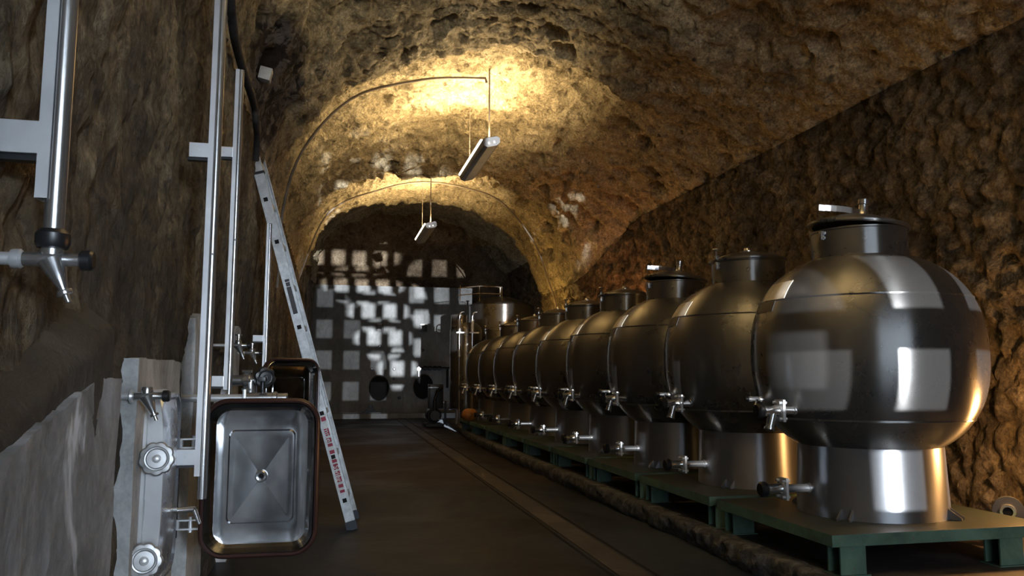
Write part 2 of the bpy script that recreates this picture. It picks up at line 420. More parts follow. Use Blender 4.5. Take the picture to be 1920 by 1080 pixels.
# transverse ridges hanging between the lamp arches
ridge = 0.24*sm(YS, 4.3, 6.9)*(1-sm(YS, 6.9, 7.35))+0.33*sm(YS, 9.2, 10.9)*(1-sm(YS, 11.1, 11.6))+0.07*np.exp(-((YS-9.6)/0.2)**2)+0.12*np.exp(-((YS-3.3)/0.7)**2)+0.24*sm(YS, 13.6, 14.6)*(1-sm(YS, 14.7, 15.2))
P[..., 2] -= ridge[:, None]*zf*sm(P[..., 0], 3.9, 2.6)*(0.35+0.65*sm(P[..., 0], -0.1, 1.3))
tx = np.gradient(P, axis=1); ty = np.gradient(P, axis=0)
Nn = np.cross(ty, tx); Nn /= np.linalg.norm(Nn, axis=-1, keepdims=True)
cx = np.array([1.6, 0, 1.8]); sgn = np.sign(np.sum(Nn*(np.stack([1.6-P[..., 0], 0*P[..., 0], 1.8-P[..., 2]], -1)), -1, keepdims=True)); Nn *= sgn
Pl = P*np.array([1.0, 1.0, 0.45])
ceil_w = zf; 
right_w = (idx >= iR-6)*1.0; right_w = np.broadcast_to(np.clip((idx-(iR-8))/8.0, 0, 1), P.shape[:2])
left_w = 1-np.maximum(ceil_w*(idx < iR), right_w)
wrp = np.stack([fbm(P*2.2+s_, 3) for s_ in (0, 31, 77)], -1)*0.22
d_c = 0.17*fbm(P*np.array([.75, .9, .75]), 4, 0.5, 3)+0.075*fbm((P+wrp)*np.array([2.2, 4.2, 2.2]), 4, 0.6, 9)+0.05*(0.5-worley((P+wrp)*5.5, 5))+0.05*fbm(P*12, 4, 0.68, 21)+0.03*(0.5-worley((P+wrp)*12, 6))
pits = np.clip(0.34-worley((P+wrp*0.6)*2.4, 41), 0, 1)*0.75
d_c = d_c-pits-0.22*np.exp(-(((P[..., 0]-3.05)/0.17)**2+((P[..., 1]-5.3)/0.34)**2+((P[..., 2]-3.65)/0.3)**2))
# wavy shelves on the undersides of the ridges
shelf = np.sin((P[..., 1]*1.0+0.10*P[..., 2]+0.35*fbm(P*1.1, 3, 0.5, 55))*2*PI/0.42)
d_c = d_c+0.035*shelf*(sm(YS, 8.9, 9.6)*(1-sm(YS, 11.2, 11.7))+0.8*sm(YS, 13.6, 14.2))[:, None]
Pr_ = (P+wrp*0.5)*np.array([1, 1, 0.72])
d_r = 0.08*fbm(P*0.8, 3, 0.5, 61)+0.105*(0.55-worley(Pr_*8.5, 7))+0.055*(0.5-worley(Pr_*15, 15))+0.04*fbm(P*12, 4, 0.65, 71)
d_l = 0.030*fbm(P*1.1, 3, 0.5, 81)+0.035*fbm(P*np.array([9, 9, 6.]), 5, 0.68, 91)+0.03*(0.5-worley((P+wrp*.4)*np.array([12,12,7.])*1.3, 95))
D = d_c*ceil_w*(1-right_w)+d_r*right_w+d_l*np.clip(1-ceil_w*(1-right_w)-right_w, 0, 1)
edge = sm(np.broadcast_to(P[..., 2], D.shape), -0.01, 0.05)
P = P+Nn*(D*edge)[..., None]
def grid_obj(name, A, m):
    ny, nx = A.shape[:2]
    me = bpy.data.meshes.new(name)
    g = np.arange(ny*nx).reshape(ny, nx)
    f = np.stack([g[:-1, :-1], g[:-1, 1:], g[1:, 1:], g[1:, :-1]], -1).reshape(-1, 4)
    me.vertices.add(ny*nx); me.vertices.foreach_set('co', A.reshape(-1).astype(np.float32))
    me.loops.add(f.size); me.loops.foreach_set('vertex_index', f.reshape(-1).astype(np.int32))
    me.polygons.add(len(f)); me.polygons.foreach_set('loop_start', np.arange(0, f.size, 4, dtype=np.int32))
    me.update(calc_edges=True); me.materials.append(m); me.shade_smooth()
    o = bpy.data.objects.new(name, me); C.objects.link(o); return struct(o)
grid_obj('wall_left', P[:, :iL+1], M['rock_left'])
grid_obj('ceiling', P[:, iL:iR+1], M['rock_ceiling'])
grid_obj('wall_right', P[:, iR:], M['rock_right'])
# end wall of rock, and the rendered vat front built against it
gx, gz = np.meshgrid(np.linspace(-1.2, 5.6, 170), np.linspace(-0.1, 5.9, 150))
E_ = np.stack([gx, 0*gx+21.0, gz], -1)
E_[..., 1] += 0.30*fbm(E_*0.7, 3, 0.5, 5)+0.10*fbm(E_*3, 5, 0.6, 8)-0.35*sm(gz, 3.9, 5.3)
grid_obj('wall_back', E_, M['rock_back'])
# floor
o = MB().box((0.8, 8.5, -0.05), (3.0, 25.6, 0.10)).build('floor', M['floor'], smooth=0); struct(o)
# platform under the tank row with rough curb face
ys = np.array([-4.2, -2, 0, 1.5]+list(2.0*1.0045**np.arange(485))); ys = ys[ys < 17.6]; rows = []
for k, (dx, z) in enumerate([(0.02, -0.01), (0.012, 0.012), (0.006, 0.03), (0.0, 0.05), (0.0, 0.07), (0.0, 0.088), (0.004, 0.102), (0.012, 0.112), (0.03, 0.117), (0.06, 0.117), (0.12, 0.117)]):
    X = 2.13+dx+0*ys+0.28*sm(ys, 11, 17.6); Z = 0*ys+z
    q = np.stack([X, ys, Z], -1)
    if k < 9: q[:, 0] += 0.03*fbm(q*6, 3, 0.6, 3)+0.03*fbm(q*np.array([22, 22, 30]), 3, 0.6, 4)
    if k > 4: q[:, 2] += 0.010*fbm(q*14, 4, 0.7, 6)
    rows.append(q)
R_ = np.stack(rows, 1)
o = grid_obj('trim_1', R_, M['curb'])
o = MB().prism([(2.22, -4.2, 0.0), (2.22, 12, 0.0), (2.50, 17.6, 0.0), (4.7, 17.6, 0.0), (4.7, -4.2, 0.0)], (0, 0, 0.115)).build('floor_platform', M['platform'], smooth=0); o.name = 'trim_2'; struct(o)
# drain strip in the floor
o = MB().prism([(1.44, 2.5, 0.0), (1.60, 2.5, 0), (1.76, 20.2, 0), (1.60, 20.2, 0)], (0, 0, 0.004)).build('trim_3', M['platform'], smooth=0); struct(o)
mb = MB(); mb.prism([(1.40, 2.5, 0.0), (1.415, 2.5, 0), (1.575, 20.2, 0), (1.56, 20.2, 0)], (0, 0, 0.003)); mb.prism([(1.625, 2.5, 0.0), (1.64, 2.5, 0), (1.80, 20.2, 0), (1.785, 20.2, 0)], (0, 0, 0.003))
o = mb.build('trim_4', M['hole'], smooth=0); struct(o)
# lattice of openings closing the cellar mouth behind the viewer (pitch follows its cast pattern)
LY = -3.0; fr = 22/45.5
def lx(xw): return SRC[0]+(xw-SRC[0])*fr
def lz(zw): return SRC[2]+(zw-SRC[2])*fr
mb = MB(); px_, pz_ = 0.68*fr, 0.775*fr
x0 = lx(-0.19); z0 = lz(0.66)
barx, barz = px_*0.42, pz_*0.41
for k in range(-3, 13):
    x = x0+(k+0.5)*px_
    if -1.1 < x < 4.5: mb.box((x, LY, 2.2), (barx, 0.06, 4.6))
for k in range(-4, 9):
    z = z0+(k+0.5)*pz_
    if -0.2 < z < 4.6: mb.box((1.7, LY+0.001, z), (5.6, 0.06, barz))
mb.box((-1.6, LY, 2.2), (1.8, 0.07, 4.8)); mb.box((5.0, LY, 2.2), (1.8, 0.07, 4.8))
struct(mb.build('wall_front', M['soot'], smooth=0))

# ================================================================== spherical wine tanks
TZ = 0.30                                    # top of the stands
TP = 1.19                                    # pitch along the row
TX, TY0, NT = 2.80, 3.78, 9
BR, BH, BC, BP = 0.585, 0.549, 1.12-TZ, 2.4
def body_r(z):
    u = min(1, abs((z-BC)/BH)); return BR*(1-u**BP)**(1/BP)
def tank_body():
    pr = []
    for i in range(61):
        a = -1.0285+i/60*(1.0285+1.243)             # param in angle so that curvature is even
        u = math.sin(a) if False else -0.856+(0.856+0.946)*i/60
        z = BC+BH*u; r = body_r(z); pr.append((r, z))
    out = []
    for r, z in pr: out.append((r, z))
    for zw in (1.405-TZ, 0.79-TZ):                 # weld beads
        rw = body_r(zw); out += [(body_r(zw-0.006), zw-0.006), (rw+0.004, zw-0.003), (rw+0.004, zw+0.003), (body_r(zw+0.006), zw+0.006)]
    out.sort(key=lambda q: q[1])
    return MB().lathe(out, seg=96)
def patch(az0, az1, z0, z1, off=0.003, na=8, nz=6):
    mb = MB(); g = []
    for lay in (off, -0.004):
        for i in range(nz+1):
            z = z0+(z1-z0)*i/nz; r = body_r(z)+lay
            g.append([mb.bm.verts.new((r*math.cos(math.radians(az0+(az1-az0)*k/na)), r*math.sin(math.radians(az0+(az1-az0)*k/na)), z)) for k in range(na+1)])
    for i in range(nz):
        for k in range(na): mb.bm.faces.new((g[i][k], g[i][k+1], g[i+1][k+1], g[i+1][k]))
    top, bot = nz, 0
    for (ra, rb) in ((g[0], g[nz+1]), (g[nz], g[2*nz+1])):
        for k in range(na): mb.bm.faces.new((ra[k], rb[k], rb[k+1], ra[k+1]))
    for k in (0, na):
        for i in range(nz): mb.bm.faces.new((g[i][k], g[i+1][k], g[nz+2+i][k], g[nz+1+i][k]))
    return mb
def make_valve(parent, o, L0, kind):
    """valve pointing along -X from o: pipe, square flange, body, black wheel"""
    x, y, z = o
    v = MB().pipe((x, y, z), (x-L0, y, z), 0.021, 0.004)
    v.lathe([(0.021, 0), (0.027, 0.002), (0.027, 0.010), (0.021, 0.012)], (x-0.012, y, z), (-1, 0, 0), 20)
    vp = v.build('valve_pipe', M['steel'], parent)
    fx = x-L0
    f = MB().box((fx-0.007, y, z), (0.014, 0.085, 0.11), bev=0.002)
    for dy in (-0.028, 0.028):
        for dz in (-0.04, 0.04): f.cyl((fx-0.03, y+dy, z+dz), (fx+0.012, y+dy, z+dz), 0.007, seg=8)
    f.build('flange', M['steel_dull'], vp)
    b = MB().lathe([(0, 0), (0.024, 0), (0.030, 0.012), (0.026, 0.03), (0.025, 0.075), (0.030, 0.085), (0.030, 0.092), (0, 0.092)], (fx-0.012, y, z), (-1, 0, 0), 24)
    if kind == 'upper':
        d = Vector((-0.34, -0.10, -1)).normalized(); p = Vector((fx-0.045, y, z))
        b.lathe([(0.0, 0), (0.022, 0.0), (0.021, 0.085), (0.026, 0.088), (0.026, 0.10), (0.018, 0.10), (0.018, 0.06), (0, 0.06)], p, d, 20)
    b.build('valve_body', M['steel'], vp)
    w = MB().lathe([(0, 0), (0.034, 0), (0.038, 0.006), (0.038, 0.028), (0.030, 0.036), (0, 0.036)], (fx-0.104, y, z), (-1, 0, 0), 24)
    w.build('hand_wheel', M['black'], vp)
def make_tank(kind):
    t = thing('wine_tank', 'x', 'tank', (TX, TY0, TZ), 0, 'spherical steel wine tanks in the row')
    body = tank_body().build('tank_body', M['tank'], t)
    sk = MB().lathe([(0.35, 0.0), (0.372, 0.0), (0.358, 0.37), (0.352, 0.372), (0.345, 0.36), (0.35, 0.0)], seg=72).build('skirt', M['tank_base'], t)
    for a in (212, 220, 304, 312, 32, 124):
        ar = math.radians(a); c, s_ = math.cos(ar), math.sin(ar); q = Vector((-s_, c, 0))*0.004
        pts = [Vector((c*0.366, s_*0.366, 0.001)), Vector((c*0.43, s_*0.43, 0.001)), Vector((c*0.43, s_*0.43, 0.012)), Vector((c*0.366, s_*0.366, 0.055))]
        MB().prism([p-q for p in pts], q*2).build('gusset', M['tank_base'], t, smooth=0)
    nk = MB().lathe([(0.262, 1.318), (0.250, 1.328), (0.245, 1.335), (0.245, 1.478), (0.250, 1.482), (0.250, 1.490), (0.238, 1.490), (0.238, 1.335)], seg=72).build('neck', M['tank'], t)
    prof = [(0.236, -0.006), (0.256, -0.006), (0.262, 0.0), (0.262, 0.010), (0.256, 0.016), (0.232, 0.020), (0.20, 0.036), (0.15, 0.052), (0.09, 0.064), (0.05, 0.072), (0, 0.074)]
    lid = MB().lathe(prof, seg=64).build('lid', M['tank'], t)
    lid.location = (0, 0, 1.492)
    if kind == 'open':
        lid.location = (0, 0, 1.512); lid.rotation_euler = (math.radians(2.0), math.radians(5.2), 0)
        MB().lathe([(0.036, 0.0), (0.028, 0.012), (0.024, 0.03), (0.024, 0.065), (0.029, 0.068), (0.029, 0.094), (0.022, 0.094), (0.022, 0.07), (0, 0.07)], (0.02, -0.01, 0.068), seg=28).build('vent_pipe', M['steel'], lid)
        h = MB(); pts = []
        for i in range(9):
            f_ = i/8; pts.append((-0.045-0.235*f_, -0.045-0.03*math.sin(f_*PI*0.9), 0.080-0.012*f_))
        for a_, b_ in zip(pts, pts[1:]):
            a_ = Vector(a_); b_ = Vector(b_); mid = (a_+b_)/2; ang = math.atan2(b_.y-a_.y, b_.x-a_.x)
            h.box(mid, ((b_-a_).length*1.05, 0.012, 0.032), Matrix.Rotation(ang, 4, 'Z'))
        h.box((-0.05, -0.045, 0.072), (0.03, 0.02, 0.045))
        h.build('lid_arm', M['steel'], lid, smooth=20)
    else:
        MB().lathe([(0.05, 0.0), (0.05, 0.008), (0.026, 0.014), (0.02, 0.03), (0, 0.032)], (0, 0, 0.07), seg=24).build('lid_boss', M['steel'], lid)
        c_ = MB().box((-0.255, -0.05, 0.018), (0.03, 0.022, 0.028), bev=0.003)
        c_.cyl((-0.262, -0.05, 0.02), (-0.262, -0.05, 0.07), 0.006, seg=10)
        c_.lathe([(0, 0), (0.022, 0), (0.024, 0.006), (0.02, 0.014), (0, 0.014)], (-0.262, -0.05, 0.066), seg=16)
        c_.build('lid_clamp', M['steel'], lid)
    hg = MB().box((-0.256, -0.045, 1.455), (0.020, 0.022, 0.05), bev=0.006)
    hg.cyl((-0.25, -0.062, 1.467), (-0.25, -0.03, 1.467), 0.010, seg=14); hg.cyl((-0.25, -0.062, 1.442), (-0.25, -0.03, 1.442), 0.007, seg=12)
    hg.build('hinge', M['steel'], t)
    patch(164, 190, 1.405-TZ, 1.505-TZ).build('label_plate', M['label_lit_cream'], t)  # upper label part, lattice light on it put into the cream
    patch(163, 183, 1.345-TZ, 1.403-TZ).build('label_plate', M['label_dark'], t)
    make_valve(t, (-0.362, -0.02, 0.135), 0.155, 'lower')
    make_valve(t, (-0.50, -0.13, 0.535), 0.085, 'upper')
    # small sample tap higher up on the aisle side
    st = MB().lathe([(0, -0.02), (0.006, -0.02), (0.006, 0.03), (0.015, 0.034), (0.015, 0.044), (0.012, 0.05), (0.014, 0.055), (0.014, 0.11), (0, 0.11)], (-0.525, 0.10, 0.585), (-1, 0.1, 0.02), 16).build('sample_tap', M['steel'], t)
    MB().lathe([(0, 0), (0.016, 0), (0.016, 0.02), (0, 0.02)], (-0.632, 0.111, 0.587), (-1, 0.1, 0.02), 16).build('tap_knob', M['black'], st)
    MB().tube([(-0.59, 0.10, 0.58), (-0.60, 0.095, 0.555), (-0.612, 0.09, 0.53)], 0.005, 8).build('tap_spout', M['steel'], st)
    return t
tank_labels = [
 'nearest spherical steel tank with lid ajar and lattice light on it',
 'second spherical steel tank, closed lid, just behind the nearest one',
 'third spherical steel tank with lid ajar and a short vent pipe',
 'fourth spherical steel tank from the viewer with a closed domed lid',
 'fifth spherical steel tank from the viewer along the platform',
 'sixth spherical steel tank, its lid against the brightest glow of the right wall',
 'seventh spherical steel tank from the viewer, small in the distance',
 'eighth spherical steel tank, second to last of the row',
 'farthest spherical steel tank, in front of the tall cylindrical tank']
open_proto = make_tank('open'); closed_proto = make_tank('closed')
used = set()
for i in range(NT):
    proto = open_proto if i in (0, 2) else closed_proto
    pos_ = (TX, TY0+TP*i, TZ)
    if id(proto) not in used:
        used.add(id(proto)); t = proto; t.location = pos_
    else: t = dup(proto, pos_)
    t['label'] = tank_labels[i]
# green steel stands
def make_stand():
    t = thing('tank_stand', 'x', 'stand', (TX, TY0, 0.116), 0, 'green steel stands under the tanks')
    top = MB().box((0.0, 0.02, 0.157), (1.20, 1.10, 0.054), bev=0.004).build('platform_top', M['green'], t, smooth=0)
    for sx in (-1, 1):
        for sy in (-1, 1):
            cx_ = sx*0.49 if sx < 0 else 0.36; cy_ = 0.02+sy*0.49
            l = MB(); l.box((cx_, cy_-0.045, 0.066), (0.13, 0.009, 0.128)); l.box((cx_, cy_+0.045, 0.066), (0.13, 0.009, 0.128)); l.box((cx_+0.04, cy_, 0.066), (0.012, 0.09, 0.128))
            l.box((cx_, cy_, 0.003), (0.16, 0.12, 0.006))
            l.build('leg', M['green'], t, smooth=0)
    return t
stand = make_stand()
ords = ['nearest', 'second', 'third', 'fourth', 'fifth', 'sixth', 'seventh', 'eighth', 'farthest']
for i in range(NT):
    t = stand if i == 0 else dup(stand, (TX, TY0+TP*i, 0.116))
    t['label'] = ('nearest chipped green steel stand with I-section legs, fully lit in front' if i == 0 else
                  ords[i]+' green steel stand from the viewer, in shade beneath the '+ords[i]+' spherical tank')
# pipe coupling lying behind the first stand by the wall
t = thing('pipe_coupling', 'round steel pipe coupling with grey rubber collar behind the nearest stand', 'coupling', (3.50, 3.62, 0.305))
t.rotation_euler = (0, 0, math.radians(-40))
MB().lathe([(0.03, 0), (0.072, 0.0), (0.075, 0.01), (0.075, 0.05), (0.03, 0.05), (0.03, 0)], (0, 0, 0), (0, -1, 0), 32).build('collar', M['rubber'], t)
MB().lathe([(0.024, 0), (0.036, 0.0), (0.040, 0.008), (0.036, 0.016), (0.024, 0.016), (0.024, 0)], (-0.005, -0.05, 0), (0, -1, 0), 32).build('steel_ring', M['steel'], t)
MB().cyl((0, 0.02, 0), (0, 0.25, -0.02), 0.03).build('pipe_end', M['steel_dull'], t)
MB().cyl((0, -0.015, 0), (0, -0.045, 0), 0.0295).build('bore', M['hole'], t)

# ================================================================== ladder against the left wall
foot = Vector((0.165, 5.50, 0.0)); topp = Vector((-0.60, 5.50, 2.70))
u = (topp-foot).normalized(); Ll = (topp-foot).length
vv = Vector((0.07, 1.0, 0)).normalized(); vv = (vv-u*vv.dot(u)).normalized(); ww = u.cross(vv).normalized()
if ww.x < 0: ww = -ww
t = thing('ladder', 'aluminium ladder with crimson lettered sticker leaning on left wall', 'ladder', tuple(foot))
LM = Matrix((u, ww, vv)).transposed().to_4x4()     # local x along ladder, y = width of rail face, z = away from viewer
def lb(mb, c, d): return mb.box(LM.to_3x3() @ Vector(c), d, LM)
RW = 0.064
for k, z0_ in enumerate((0.0, 0.36)):
    mb = MB()
    zc = z0_+0.0125; s0 = 0.055
    lb(mb, (s0+(Ll-s0)/2, 0, z0_+0.004+(0.017 if k else 0)), (Ll-s0, RW, 0.005))
    for sy in (-1, 1): lb(mb, (s0+(Ll-s0)/2, sy*(RW/2-0.003), zc), (Ll-s0, 0.006, 0.026))
    for sy in (-1, 1): lb(mb, (s0+(Ll-s0)/2, sy*(RW/2-0.009), z0_-0.001 if k == 0 else z0_+0.026), (Ll-s0, 0.012, 0.004))
    if k == 0:
        for q_, w_ in ((-0.017, 0.0016), (0.017, 0.0016), (0.0225, 0.0012)): lb(mb, (s0+(Ll-s0)/2, q_, 0.0008), (Ll-s0, w_, 0.004))
    rl = mb.build('rail', M['alu'], t, smooth=0)
    f_ = MB(); lb(f_, (0.03, 0, zc), (0.06, RW+0.006, 0.034)); f_.build('rubber_foot', M['rubber'], t, smooth=0)
nr = 9
for i in range(nr):
    s_ = 0.20+i*0.297; mb = MB(); a_ = 0.0155
    for sy in (-1, 1):
        lb(mb, (s_, sy*a_, 0.185), (2*a_+0.003, 0.003, 0.376)); lb(mb, (s_+sy*a_, 0, 0.185), (0.003, 2*a_, 0.376))
    r_ = mb.build('rung', M['alu'], t, smooth=0)
    mb = MB(); lb(mb, (s_, 0, 0.0), (2*a_-0.004, 2*a_-0.004, 0.004)); mb.build('rung_opening', M['hole'], r_, smooth=0)
# sticker bands with white letters on crimson
mb = MB(); lb(mb, (0.52, 0, -0.0002), (0.54, RW-0.026, 0.0028)); stk = mb.build('sticker', M['sticker'], t, smooth=0)
for (c_, w_) in ((0.755, 0.028), (0.665, 0.05), (0.612, 0.03), (0.578, 0.02), (0.53, 0.024), (0.470, 0.024), (0.43, 0.038), (0.385, 0.030), (0.345, 0.035), (0.30, 0.022), (0.263, 0.018)):
    mb = MB(); lb(mb, (c_, 0.002, -0.0014), (w_, RW-0.030, 0.0022)); mb.build('crimson_band', M['red'], stk, smooth=0)
def text_on(parent, s, size, origin, ax, ay, mat_, name='lettering', ext=0.0008):
    cu = bpy.data.curves.new('lettering', 'FONT'); cu.body = s; cu.size = size; cu.extrude = ext; cu.align_x = 'CENTER'; cu.align_y = 'CENTER'
    tmp = bpy.data.objects.new('tmp', cu); C.objects.link(tmp)
    bpy.context.view_layer.update()
    me = bpy.data.meshes.new_from_object(tmp.evaluated_get(bpy.context.evaluated_depsgraph_get()))
    bpy.data.objects.remove(tmp); me.materials.clear(); me.materials.append(mat_)
    ax = Vector(ax).normalized(); ay = Vector(ay).normalized(); az = ax.cross(ay)
    mt = Matrix((ax, ay, az)).transposed().to_4x4(); mt.translation = Vector(origin)
    me.transform(mt); o = bpy.data.objects.new(name, me); C.objects.link(o); o.parent = parent; return o
L3 = LM.to_3x3()
text_on(stk, 'Simple', 0.050, L3 @ Vector((0.665, 0.0, -0.004)), -u, ww, M['white'])
text_on(stk, 'Swing', 0.046, L3 @ Vector((0.385, 0.0, -0.004)), -u, ww, M['white'])
mb = MB(); lb(mb, (1.60, 0.0, -0.0006), (0.24, RW-0.034, 0.003)); mb.build('scuffed_black_label', M['label_dark'], t, smooth=0)
mb = MB(); lb(mb, (Ll-0.34, 0, 0.01), (0.016, RW+0.012, 0.045)); mb.build('strap', M['black'], t, smooth=0)

# ================================================================== hanging lamps, conduits
def make_fixture(label):
    t = thing('hanging_lamp', label, 'lamp', (1.51, 0, 3.33), 0, None)
    L = 1.42
    R0 = Matrix.Rotation(math.radians(-14), 4, 'Y')
    mb = MB(); sec = [(-0.095, 0.035), (-0.085, -0.012), (-0.05, -0.035), (0.05, -0.035), (0.085, -0.012), (0.095, 0.035)]
    inn = [(x*0.93, z+0.006) for x, z in sec]; inn[0] = (-0.089, 0.035); inn[-1] = (0.089, 0.035)
    mb.prism([(R0 @ Vector((x, 0, z))) for x, z in sec+list(reversed(inn))], (0, L, 0)); mb.build('housing', M['fixture'], t, smooth=0)
    for y in (-0.006, L):
        e = MB().prism([(R0 @ Vector((x, y, z))) for x, z in sec+[(0.07, 0.058), (-0.07, 0.058)]], (0, 0.006, 0)).build('end_cap', M['fixture'], t, smooth=0)
        if y < 0:
            for dx in (-0.03, 0.025): MB().box(R0 @ Vector((dx, -0.012, 0.0)), (0.020, 0.012, 0.026), R0, 0.002).build('tube_holder', M['white'], e)
    for dx in (-0.088, 0.03):
        MB().cyl(R0 @ Vector((dx, 0.03, 0.048)), R0 @ Vector((dx, L-0.03, 0.048)), 0.016, seg=14).build('fluorescent_tube', M['tube'], t)
    MB().cyl((0.0, 0.12, 0.02), (0.0, 0.12, 0.92), 0.008, seg=8).build('drop_rod', M['conduit'], t)
    MB().cyl((0.0, L-0.12, 0.02), (0.0, L-0.12, 0.92), 0.004, seg=8).build('suspension_wire', M['conduit'], t)
    return t
def lamp_light(y, power, lc=(1.0, 0.72, 0.37)):
    o = light('tube_light', 'AREA', (1.50, y+0.7, 3.43), power, lc, shape='RECTANGLE', size=0.13, size_y=1.3)
    o.rotation_euler = (math.radians(180), math.radians(-14), 0)
f1 = make_fixture('grey hanging tube lamp, the larger and nearer one in view, tilted glowing edge'); f1.location.y = 7.6
f2 = dup(f1, (1.46, 12.1, 3.33), 'small hanging tube lamp farther down the tunnel, in front of the dark end wall')
lamp_light(7.6, 105); lamp_light(12.1, 85)
# a third one hangs above the viewer, just outside the picture
f3 = dup(f1, (1.55, 1.9, 3.33), 'hanging tube lamp nearest the viewer, above the picture')
lamp_light(1.9, 190, (1.0, 0.80, 0.50))
def conduit_at(yq, k0, k1, off, r, label):
    j = int(np.argmin(abs(YS-yq))); seg_ = slice(k0, k1)
    Q = P[j, seg_].copy(); n_ = Nn[j, seg_]; d_ = D[j, seg_].copy()
    base = Q-n_*d_[:, None]
    jr = slice(max(0, j-3), j+4); dm = D[jr, seg_].max(0)
    w = 9; dp = np.pad(dm, w, mode='edge'); mx = np.array([dp[i:i+2*w+1].max() for i in range(len(dm))])
    mp = np.pad(mx, w, mode='edge'); sm_ = np.array([mp[i:i+2*w+1].mean() for i in range(len(dm))])
    pts = base+n_*(sm_+off)[:, None]
    return [tuple(p) for p in pts[::4]], base
# fix the drop into place
ptsA, _ = conduit_at(7.72, cut[3]-30, cut[7]+3, 0.03, .012, '')
ptsA = [p for p in ptsA if p[0] < 1.44]+[(1.46, 7.68, ptsA[-1][2]-0.01), (1.475, 7.68, ptsA[-1][2]-0.06)]
tag(MB().tube(ptsA, 0.014, 8).build('conduit', M['conduit'], smooth=60), 'thin pipe arching along the vault to the nearer hanging lamp', 'conduit')
ptsB, _ = conduit_at(12.7, cut[2]+4, cut[10]+24, 0.03, .012, '')
tag(MB().tube(ptsB, 0.014, 8).build('conduit', M['conduit'], smooth=60), 'thin pipe arching over the vault by the farther hanging lamp', 'conduit')

# wall lamps low behind the tank row
def wall_lamp(loc, label, power, color):
    t = thing('wall_lamp', label, 'lamp', loc, 0, 'round wall lamps glowing behind the tanks')
    MB().lathe([(0, 0), (0.075, 0), (0.08, 0.02), (0.07, 0.035), (0, 0.035)], (0.03, 0, 0), (-1, 0, 0), 24).build('lamp_base', M['fixture'], t)
    MB().lathe([(0.0, 0), (0.03, 0), (0.035, 0.03), (0.025, 0.06), (0, 0.068)], (-0.005, 0, 0), (-1, 0, 0), 20).build('bulb', M['bulb'], t)
    light('wall_lamp_light', 'POINT', (loc[0]-0.16, loc[1], loc[2]), power, color, shadow_soft_size=0.05)
wall_lamp((3.72, 3.40, 0.70), 'wall lamp beside the nearest spherical tank, low on the right wall', 34, (1, 0.50, 0.16))
wall_lamp((3.72, 6.3, 1.0), 'wall lamp hidden behind the third spherical tank', 9, (1, 0.56, 0.18))
wall_lamp((3.70, 9.9, 1.5), 'wall lamp with red-orange glow behind the sixth spherical tank', 30, (1, 0.36, 0.12))
wall_lamp((3.45, 12.5, 1.5), 'wall lamp with yellow glow behind the last spherical tanks', 60, (1, 0.60, 0.16))

# ================================================================== left side: plaster, vat doors, gauges
def slab(name, poly_yz, x0, x1, m, parent=None):
    return MB().prism([(x0, y, z) for y, z in poly_yz], (x1-x0, 0, 0)).build(name, m, parent, smooth=0)
def rough_slab(name, x0, x1, y0, y1, ztop, m, ny=90, nz=130, amp=0.012, edge=0.012, seed=1, taper=0.0):
    """vertical rendered face standing on the wall, with uneven surface and edges; ztop is a function of y"""
    V = []; ys_ = np.linspace(y0, y1, ny); A = []
    for inset in range(5):
        pass
    yy = np.broadcast_to(ys_[None, :], (nz, ny)).copy(); top = np.array([ztop(v) for v in ys_])
    zz = np.linspace(0, 1, nz)[:, None]*top[None, :]
    G = np.stack([0*yy+x1, yy, zz], -1)
    n1_ = fbm(G*np.array([1, 3, 2.2]), 6, 0.55, seed); n2_ = fbm(G*np.array([1, 16, 14]), 4, 0.65, seed+9)
    G[..., 0] += amp*n1_
    G[..., 0] -= taper*(1-sm(top[None, :]-zz, 0.0, 0.11))
    du = np.minimum(np.linspace(0, 1, ny)[None, :], 1-np.linspace(0, 1, ny)[None, :])*(y1-y0)
    G[..., 1] += edge*n2_*np.exp(-du/0.025)
    dt = (top[None, :]-zz); G[..., 2] += edge*n2_*np.exp(-dt/0.05)*(zz > 0.02)
    # frame of back vertices so that the slab has thickness
    o_ = grid_obj(name, G, m)
    bm = bmesh.new(); bm.from_mesh(o_.data)
    es = [e for e in bm.edges if e.is_boundary]
    r = bmesh.ops.extrude_edge_only(bm, edges=es)
    for v in [g for g in r['geom'] if isinstance(g, bmesh.types.BMVert)]: v.co.x = x0
    bmesh.ops.recalc_face_normals(bm, faces=bm.faces); bm.to_mesh(o_.data); bm.free(); o_.data.shade_smooth(); o_.data.set_sharp_from_angle(angle=math.radians(50))
    return o_
rough_slab('trim_5', -0.72, -0.535, 2.46, 3.12, lambda y: 1.055, M['conc_pale'], amp=0.006, seed=3)
rough_slab('trim_6', -0.72, -0.50, 0.5, 2.12, lambda y: 0.87+(y-1.41)*0.24 if y < 1.95 else 0.999-(y-1.95)*0.02, M['conc_grey'], ny=110, amp=0.012, edge=0.012, seed=8)
rough_slab('trim_7', -0.72, -0.508, 0.5, 2.06, lambda y: 0.98+(y-1.41)*0.36, M['soot'], ny=110, amp=0.03, edge=0.015, seed=18, taper=0.10)
rough_slab('trim_8', -0.72, -0.535, 3.42, 3.80, lambda y: 1.27-0.6*abs(y-3.58)**1.6, M['conc_pale'], seed=23)
rough_slab('trim_9', -0.72, -0.535, 4.72, 5.02, lambda y: 1.30-0.6*abs(y-4.9)**1.6, M['conc_pale'], seed=29)

